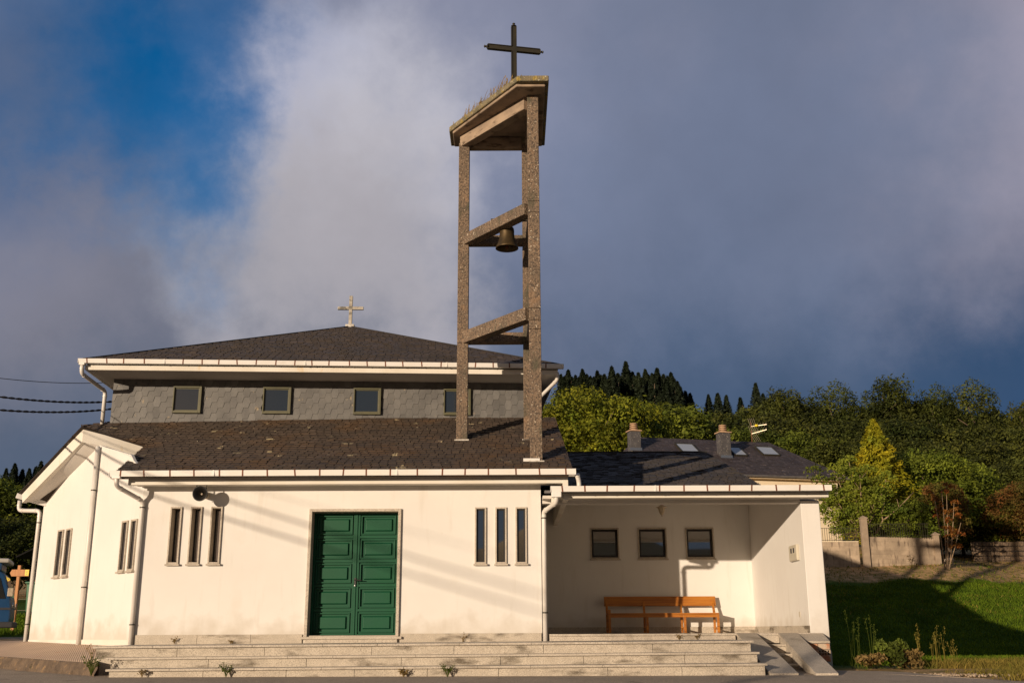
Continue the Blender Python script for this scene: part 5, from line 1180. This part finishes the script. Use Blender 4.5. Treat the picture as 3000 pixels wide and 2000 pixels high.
row3 = [(1460, 935), (1525, 915), (1580, 945), (1650, 965), (1720, 975), (1800, 980), (1860, 995)]
place_skyline('mid', 3, dp(row3), 72, 3, 'green broadleaf tree behind the neighbouring house', 'tree', 'green trees behind the house', 64, 1, 9.8, 1.1)
row4 = [(1900, 1000), (1945, 1010), (2000, 1000), (2060, 1005), (2120, 1000), (2180, 1010), (2240, 1015), (2300, 1010), (2360, 1015)]
place_skyline('dark', 4, dp(row4), 68, 3, 'shady broadleaf tree at the near edge of the right-hand wood', 'tree', 'trees at the near edge of the wood', 65, 1, 10.2, 1.2)
place_skyline('dark', 4, dp([(2080, 1060), (2140, 1055), (2200, 1050), (2260, 1060), (2320, 1050), (2380, 1060)]), 57, 3, 'low dark tree behind the garden shrubs on the right', 'tree', 'low dark trees behind the garden', 66, 1, 10.2, 1.2)
# left side wood
place_skyline('mid', 3, dp([(-60, 1080), (-10, 1092), (30, 1098), (62, 1112), (95, 1105), (130, 1110)]), 52, 4, 'sunlit broadleaf tree behind the camper van at the left edge', 'tree', 'trees at the left edge', 67, 1, 9.8, 1.1)
place_skyline('dark', 4, dp([(-40, 1190), (10, 1180), (60, 1185), (110, 1180)]), 40, 2, 'dark tree low behind the signpost', 'tree', 'dark trees behind the signpost', 68, 1, 10.2, 1.3)
place_skyline('con', 3, dp([(15, 1078), (35, 1067), (52, 1080), (68, 1078), (83, 1074), (95, 1062), (108, 1070)]), 90, 4, 'slim conifer top far behind the left eave', 'conifer tree', 'conifers far left', 69, 1, 12.5, .9, 'conifer_tree')

# garden trees, one by one
def garden_tree(nm, px, ptop, Y, w, lobes_n, nleaf, size, mname, label, cat, seed, trunk='bark', z0f=.08, pbase=None, rs=.21, r=.12, nb=7):
    t = at(px*K, ptop*K, Y); g = H(t.x, Y) - .1; h = t.z - g
    lb = broad_lobes(seed, w, h*.97, h*z0f, lobes_n, rs)
    return tree(nm, (t.x, Y, g), leaf_mesh('crown', [leaf_cloud(seed, lb, nleaf, size)], M[mname]), trunk_mesh(seed, h*.75, r, w*.4, nb, trunk), 1.0, 0, label, cat)
garden_tree('broadleaf_tree', 1340, 893, 54, 12.2, 80, 44000, .125, 'leaf_bright', 'big sunlit yellow-green tree beside the upper slate wall', 'tree', 401, r=.3)
garden_tree('broadleaf_tree', 1440, 925, 58, 8.2, 50, 20000, .13, 'leaf_bright', 'rounded green tree left of the first chimney', 'tree', 402, r=.25)
garden_tree('broadleaf_tree', 2110, 1022, 39, 7.0, 60, 30000, .085, 'leaf_fresh', 'fresh green leafy tree right of the golden conifer', 'tree', 403, z0f=.02)
garden_tree('broadleaf_tree', 2190, 1050, 41, 6.0, 44, 18000, .085, 'leaf_fresh', 'green tree behind the red-leaved sapling', 'tree', 404, z0f=.02)
garden_tree('shrub', 2065, 1130, 32.2, 3.7, 46, 16000, .060, 'leaf_fresh', 'dense green garden shrub pressed against the railing right of the pillar', 'shrub', 405, z0f=.0)
garden_tree('shrub', 2262, 1150, 38, 3.4, 30, 9000, .065, 'leaf_mid', 'grey-green shrub between the red sapling and the red-tipped hedge', 'shrub', 406, z0f=.0)
garden_tree('shrub', 2352, 1085, 37.0, 5.6, 60, 26000, .06, 'leaf_photinia', 'large red-tipped hedge shrub at the right edge', 'shrub', 407, z0f=.0)
garden_tree('shrub', 2160, 1108, 33.0, 3.0, 30, 8000, .06, 'leaf_photinia', 'bushy reddish shrub behind the thin-stemmed red sapling', 'shrub', 408, z0f=.15)
garden_tree('shrub', 2225, 1180, 40, 5.5, 40, 14000, .07, 'leaf_dark', 'dark shady bush behind the red sapling at the gap in the wall', 'shrub', 409, z0f=.0)
# golden conifer
t = at(2005*K, 968*K, 36.0); g = H(t.x, 36.0)
tree('golden_conifer', (t.x, 36.0, g), leaf_mesh('crown', [conifer_parts(411, 3.5, t.z - g, .1, 18000, .10, -.5, 1.0)], M['leaf_gold']), trunk_mesh(411, (t.z-g)*.95, .1, .3, 0), 1.0, 0, 'golden yellow conifer with a pointed top behind the boundary wall', 'conifer tree')
# spreading fruit tree behind the pillar with bare branches
def fruit_tree():
    Y = 31.6; b = at(1985*K, 1250*K, Y); g = H(b.x, Y) - .2; rnd = random.Random(77)
    o = thing('fruit_tree', (b.x, Y, g), 'spreading fruit tree with drooping leaves and bare branches behind the wall pillar', 'tree')
    mb = MB(); tips = []
    def pt(x, y, yy=Y): p = at(x*K, y*K, yy); return Vector((p.x - b.x, yy - Y, p.z - g))
    root = Vector((0, 0, 0)); fork = pt(1985, 1225)
    mb.tube([root, fork], [.11, .09], 8)
    ends = [((1940, 1180), 31.1), ((1905, 1120), 30.8), ((1915, 1080), 31.8), ((1975, 1090), 31.3), ((1990, 1120), 32.1), ((2035, 1100), 31.9), ((1900, 1190), 31.0), ((2010, 1150), 30.9), ((1925, 1220), 31.2), ((1950, 1060), 32.0), ((1892, 1150), 31.4), ((1870, 1082), 31.5)]
    for (xy, yy) in ends:
        e_ = pt(*xy, yy); m_ = fork.lerp(e_, .5) + Vector((rnd.uniform(-.15, .15), rnd.uniform(-.1, .1), -.12))
        mb.tube([fork, m_, e_], [.05, .032, .012], 6); tips += [fork.lerp(e_, .65), e_, m_.lerp(e_, .7)]
        for _ in range(3): q_ = m_.lerp(e_, rnd.random()) ; e2 = q_ + Vector((rnd.uniform(-.5, .5), rnd.uniform(-.4, .4), rnd.uniform(0, .5))); mb.tube([q_, e2], [.014, .006], 5); tips.append(e2)
    pr_ = [pt(2012, 1225, 31.3), pt(2028, 1195, 31.2), pt(2065, 1165, 31.1), pt(2098, 1130, 31.1)]
    mb.tube(pr_, [.045, .04, .03, .018], 7); mb.tube([pr_[1], pt(2024, 1175, 31.2), pt(2003, 1155, 31.2)], [.03, .02, .008], 6); mb.tube([pt(2026, 1178, 31.2), pt(2032, 1150, 31.1)], [.018, .006], 5); mb.tube([pr_[2], pt(2060, 1145, 31.1)], [.02, .008], 5)
    me = bpy.data.meshes.new('trunk'); me.from_pydata(mb.v, [], mb.f); me.update(); me.materials.append(M['bark_pale']); link(me, 'trunk', o)
    lb = [((p.x, p.y, p.z), (.36 + rnd.random()*.18, .32, .30 + rnd.random()*.13)) for p in tips if rnd.random() < .92]
    link(leaf_mesh('crown', [leaf_cloud(412, lb, 8500, .070, .3)], M['leaf_plum']), 'crown', o)
fruit_tree()
# red-leaved sapling with thin pale stems
def sapling():
    Y = min(ground_hit(2768, 1645).y, 28.9); b = at(2768, 1642, Y); g = H(b.x, Y); rnd = random.Random(5)
    o = thing('red_sapling', (b.x, Y, g), 'thin-stemmed sapling with red leaves in front of the broken end of the wall', 'tree'); mb = MB(); lob = []
    for (x0_, x1_, pt_, yy) in ((2765, 2735, 1440, Y), (2772, 2758, 1425, Y + .05), (2776, 2772, 1420, Y - .05), (2782, 2795, 1470, Y + .1), (2778, 2815, 1530, Y)):
        a_ = Vector(((x0_-2768)*.0122, 0, -.05)); t = at(x1_, pt_, yy); e_ = Vector((t.x - b.x, yy - Y, t.z - g)); m_ = a_.lerp(e_, .5) + Vector((.03, 0, 0)); mb.tube([a_, m_, e_], [.027, .020, .009], 6)
        for k in range(9): f = rnd.uniform(.35, 1.0); p = a_.lerp(e_, f); s_ = .20 * rnd.uniform(.5, 1.0); lob.append(((p.x + rnd.uniform(-.28, .28), p.y + rnd.uniform(-.2, .2), p.z + rnd.uniform(-.1, .1)), (s_, s_, s_*.8)))
    me = bpy.data.meshes.new('trunk'); me.from_pydata(mb.v, [], mb.f); me.update(); me.materials.append(M['bark_pale']); link(me, 'trunk', o)
    link(leaf_mesh('crown', [leaf_cloud(9, lob, 1500, .050, .2)], M['leaf_red']), 'crown', o)
sapling()
pz = at(2668, 1625, 29.1)
tag(sprig(pz.x, 29.1, H(pz.x, 29.1), .62, 16, 77, leafw=.05, spread=.28).build('weed', M['dryweed'], None, loc=(pz.x, 29.1, H(pz.x, 29.1))), 'upright dry weed standing against the block wall left of its broken end', 'weed')

# ---------------------------------------------------------------- grass
def blades(name, n, region, hmin, hmax, mat_, seed, label, w=.006, lean=.5, clump=1, dens=None, tint=(.6, 1.3)):
    rng = np.random.RandomState(seed); P = []
    (x0_, x1_), (y0_, y1_) = region
    x = rng.uniform(x0_, x1_, n); y = rng.uniform(y0_, y1_, n)
    if dens is not None: k = dens(x, y, rng); x, y = x[k], y[k]
    z = height(x, y) - .03; m = len(x)
    h = rng.uniform(hmin, hmax, m) ; a_ = rng.uniform(0, 6.28, m); ww = w * rng.uniform(.6, 1.4, m) * (1 + .02 * (y + 3)); lx = rng.normal(size=m)*lean*h; ly = rng.normal(size=m)*lean*h
    dx, dy = np.cos(a_)*ww, np.sin(a_)*ww
    V = np.stack([np.stack([x-dx, y-dy, z], 1), np.stack([x+dx, y+dy, z], 1), np.stack([x+dx*.5+lx*.6, y+dy*.5+ly*.6, z+h*.65], 1), np.stack([x-dx*.1+lx, y-dy*.1+ly, z+h], 1)], 1)
    me = leaf_mesh(name, [(V, rng.uniform(tint[0], tint[1], m))], mat_); o = link(me, name); tag(o, label, 'grass', kind='stuff'); return o
def noise2(x, y, s, off=0): return np.array([mnoise.noise(Vector((a_*s+off, b_*s, .3))) for a_, b_ in zip(x, y)])
def lawn_d(x, y, rng):
    vis = (x > 5.9) & (x < .60*(y + 20) + 2) & (x > .20*(y+20))
    nn = noise2(x, y, .55); top = height(x, y) < 2.62 + nn*.4; low = y > .4 + nn*.9
    return vis & ((top & low) | (rng.rand(len(x)) < .03)) & ~((x < 6.6) & (y < -1.5))
blades('lawn', 340000, ((5.9, 32), (-1.0, 34)), .05, .12, M['grass'], 1, 'short green lawn sloping up to the boundary wall', .011, .45, dens=lawn_d)
def edge_d(x, y, rng):
    lim = np.interp(y, [-9, -6.6, -4.9, -3.6, -2.2, -1.4, -.5, .4, 1.4], [13.5, 9.5, 7.9, 6.9, 6.6, 6.5, 7.4, 7.8, 8.6])
    nn = noise2(x, y, .9, 7); return (x > lim + .1 + nn*.4) & (x < .50*(y + 20) + .6) & ((nn > -.12) | (y > -.9)) & (rng.rand(len(x)) < np.where(y > -.9, .9, np.clip(.25 + nn*2, .05, .8)))
blades('verge_grass', 60000, ((6.0, 13.5), (-8, 1.4)), .04, .15, M['drygrass'], 2, 'dry yellowish grass on the verge between road and lawn', .006, .5, dens=edge_d)
def bank_d(x, y, rng): nn = noise2(x, y, 1.1, 3); return (x > .24*(y+20)) & (x < .5*(y+20)+1) & (nn > .02)
blades('rough_grass', 9000, ((10, 28), (20, 38)), .04, .14, M['drygrass'], 3, 'rough half-dry grass on the bare bank at the foot of the wall', .012, .5, dens=bank_d)
def left_d(x, y, rng): nn = noise2(x, y, .5, 3); return nn > -.25
blades('rough_grass', 16000, ((-24, -12.5), (12.8, 24)), .06, .22, M['grass'], 4, 'green rough grass behind the road at the left', .014, .5, dens=left_d)

def tall_grass(px, py, n, h, label, seed, head=True, mat_='drygrass', Y=None, spread=.25):
    p = Vector((px, py, 0)); rnd = random.Random(seed); mb = MB(); g = H(p.x, p.y)
    for k in range(n):
        x = p.x + rnd.uniform(-spread, spread); y = p.y + rnd.uniform(-.15, .15); l = h*rnd.uniform(.5, 1); lx = rnd.uniform(-.12, .16)*l; z = H(x, y) - .04
        P0, P1, P2 = Vector((x, y, z)), Vector((x + lx*.35, y, z + l*.6)), Vector((x + lx, y + rnd.uniform(-.05, .05), z + l)); mb.tube([P0, P1, P2], [.0035, .0028, .0016], 4, False, rnd.uniform(.8, 1.3))
        if head:
            for m_ in range(12):
                q_ = P1.lerp(P2, rnd.uniform(.45, 1.05)) + Vector((rnd.uniform(-.03, .03), 0, rnd.uniform(-.01, .01))); s_ = .008; mb.quad(q_, q_ + Vector((s_*.6, 0, s_)), q_ + Vector((0, 0, s_*2.4)), q_ + Vector((-s_*.6, 0, s_)), rnd.uniform(.9, 1.5))
    for k in range(n*4):
        a_ = rnd.uniform(0, 6.28); l = h*.3*rnd.uniform(.4, 1); x = p.x + rnd.uniform(-spread, spread); y = p.y + rnd.uniform(-.15, .15); z = H(x, y) - .04
        mb.quad((x-.005, y, z), (x+.005, y, z), (x+.003+math.cos(a_)*l*.4, y+math.sin(a_)*l*.4, z+l), (x+math.cos(a_)*l*.4, y+math.sin(a_)*l*.4, z+l), rnd.uniform(.7, 1.2))
    tag(mb.build('tall_grass', M[mat_], None, loc=(p.x, p.y, g)), label, 'grass', 'tall grass stalks by the pillar')
tall_grass(6.12, -.62, 6, 1.12, 'tall green oat grass right beside the porch pillar', 1, mat_='weed', spread=.16)
tall_grass(6.42, -.60, 5, .95, 'second clump of oat grass just right of the pillar', 2, mat_='weed', spread=.12)
tall_grass(7.32, -.55, 14, .78, 'clump of dry brown grass stalks at the edge of the lawn', 3, spread=.30)
tall_grass(7.72, -.45, 7, .52, 'thin dry stalks right of the brown grass clump', 4, spread=.15)
def bush(px, py, h, w, n, label, mat_, seed, size=.035):
    p = Vector((px, py, 0)); g = H(p.x, p.y); rnd = random.Random(seed)
    lb = [((rnd.uniform(-w, w)*.5, rnd.uniform(-w, w)*.4, rnd.uniform(.2, .8)*h), (w*.28, w*.28, h*.35)) for _ in range(7)]
    o = link(leaf_mesh('weed_clump', [leaf_cloud(seed, lb, n, size, .2)], M[mat_]), 'weed_clump', None, (p.x, p.y, g)); tag(o, label, 'weed')
bush(6.62, -.85, .42, .42, 1100, 'bright green weed clump beside the tall oat grass', 'weed', 5)
bush(6.12, -1.0, .24, .5, 800, 'dark withered weeds at the foot of the pillar', 'dryweed', 6)
bush(7.0, -.75, .26, .5, 800, 'dark brown dead weeds between the green clump and the dry stalks', 'dryweed', 7)

# pale patch of rubble by the road
rb = MB(); rnd = random.Random(8)
for k in range(240):
    u, v = rnd.gauss(0, 1), rnd.gauss(0, 1); x, y = 6.95 + u*.42, -2.6 + v*.18; s_ = rnd.uniform(.008, .028); z = H(x, y) - .02
    c_ = Vector((x, y, z + s_*.4)); rb.lathe([(0, -s_*.6), (s_, -s_*.1), (s_*.8, s_*.5), (0, s_*.7)], c_, 5, (rnd.uniform(-.3, .3), rnd.uniform(-.3, .3), 1), rnd.uniform(.8, 1.3))
tag(rb.build('gravel', M['blockwork'], None), 'pale gravel spilled between the side stair and the lawn', 'gravel', kind='stuff')

# ---------------------------------------------------------------- small dog sniffing the bank
def dog():
    p = ground_hit(2782, 1652); g = p.z
    names = [('pelvis', (.10, 0, .185), .052), ('spine', (.03, 0, .20), .055), ('chest', (-.05, 0, .18), .062), ('neck', (-.11, 0, .165), .042), ('head', (-.155, 0, .135), .042), ('muz', (-.19, 0, .095), .024), ('nose', (-.205, 0, .07), .014),
             ('h1', (.12, .035, .13), .036), ('h2', (.095, .038, .085), .020), ('h3', (.125, .038, .05), .014), ('h4', (.115, .038, .008), .014), ('i1', (.12, -.035, .13), .036), ('i2', (.09, -.038, .085), .020), ('i3', (.12, -.038, .05), .014), ('i4', (.11, -.038, .008), .014),
             ('f1', (-.06, .035, .12), .028), ('f2', (-.055, .036, .065), .016), ('f3', (-.065, .036, .008), .014), ('g1', (-.07, -.035, .12), .028), ('g2', (-.085, -.036, .065), .016), ('g3', (-.08, -.036, .008), .014), ('t1', (.15, 0, .20), .016), ('t2', (.175, 0, .165), .010), ('t3', (.18, 0, .12), .007)]
    ed = [('pelvis','spine'),('spine','chest'),('chest','neck'),('neck','head'),('head','muz'),('muz','nose'),('pelvis','h1'),('h1','h2'),('h2','h3'),('h3','h4'),('pelvis','i1'),('i1','i2'),('i2','i3'),('i3','i4'),('chest','f1'),('f1','f2'),('f2','f3'),('chest','g1'),('g1','g2'),('g2','g3'),('pelvis','t1'),('t1','t2'),('t2','t3')]
    ix = {n: i for i, (n, _, _) in enumerate(names)}
    me = bpy.data.meshes.new('body'); me.from_pydata([c for _, c, _ in names], [(ix[a], ix[b]) for a, b in ed], [])
    root = thing('dog', (p.x, p.y, g), 'small pale dog sniffing the bare ground below the red sapling', 'dog'); root.scale = (1.3,)*3
    o = link(me, 'body', root); sk = o.modifiers.new('skin', 'SKIN'); 
    for i, (_, _, r_) in enumerate(names): me.skin_vertices[0].data[i].radius = (r_, r_)
    me.skin_vertices[0].data[0].use_root = True
    o.modifiers.new('sub', 'SUBSURF').levels = 2; o.modifiers['sub'].render_levels = 2
    m = mat('pale_fur', (0.50, 0.42, 0.33), (0.34, 0.28, 0.22), .9, 30, bump=.5, bscale=120); me.materials.append(m)
    mb = MB()
    for s_ in (-1, 1): mb.tube([(-.14, .03*s_, .165), (-.15, .046*s_, .14), (-.155, .05*s_, .115)], [.012, .016, .006], 6)
    e_ = bpy.data.meshes.new('ears'); e_.from_pydata(mb.v, [], mb.f); e_.materials.append(M['dark_frame']); link(e_, 'ears', root)
dog()

for o in bpy.data.objects:
    if '_o' in o: del o['_o']
print('objects', len(bpy.data.objects))
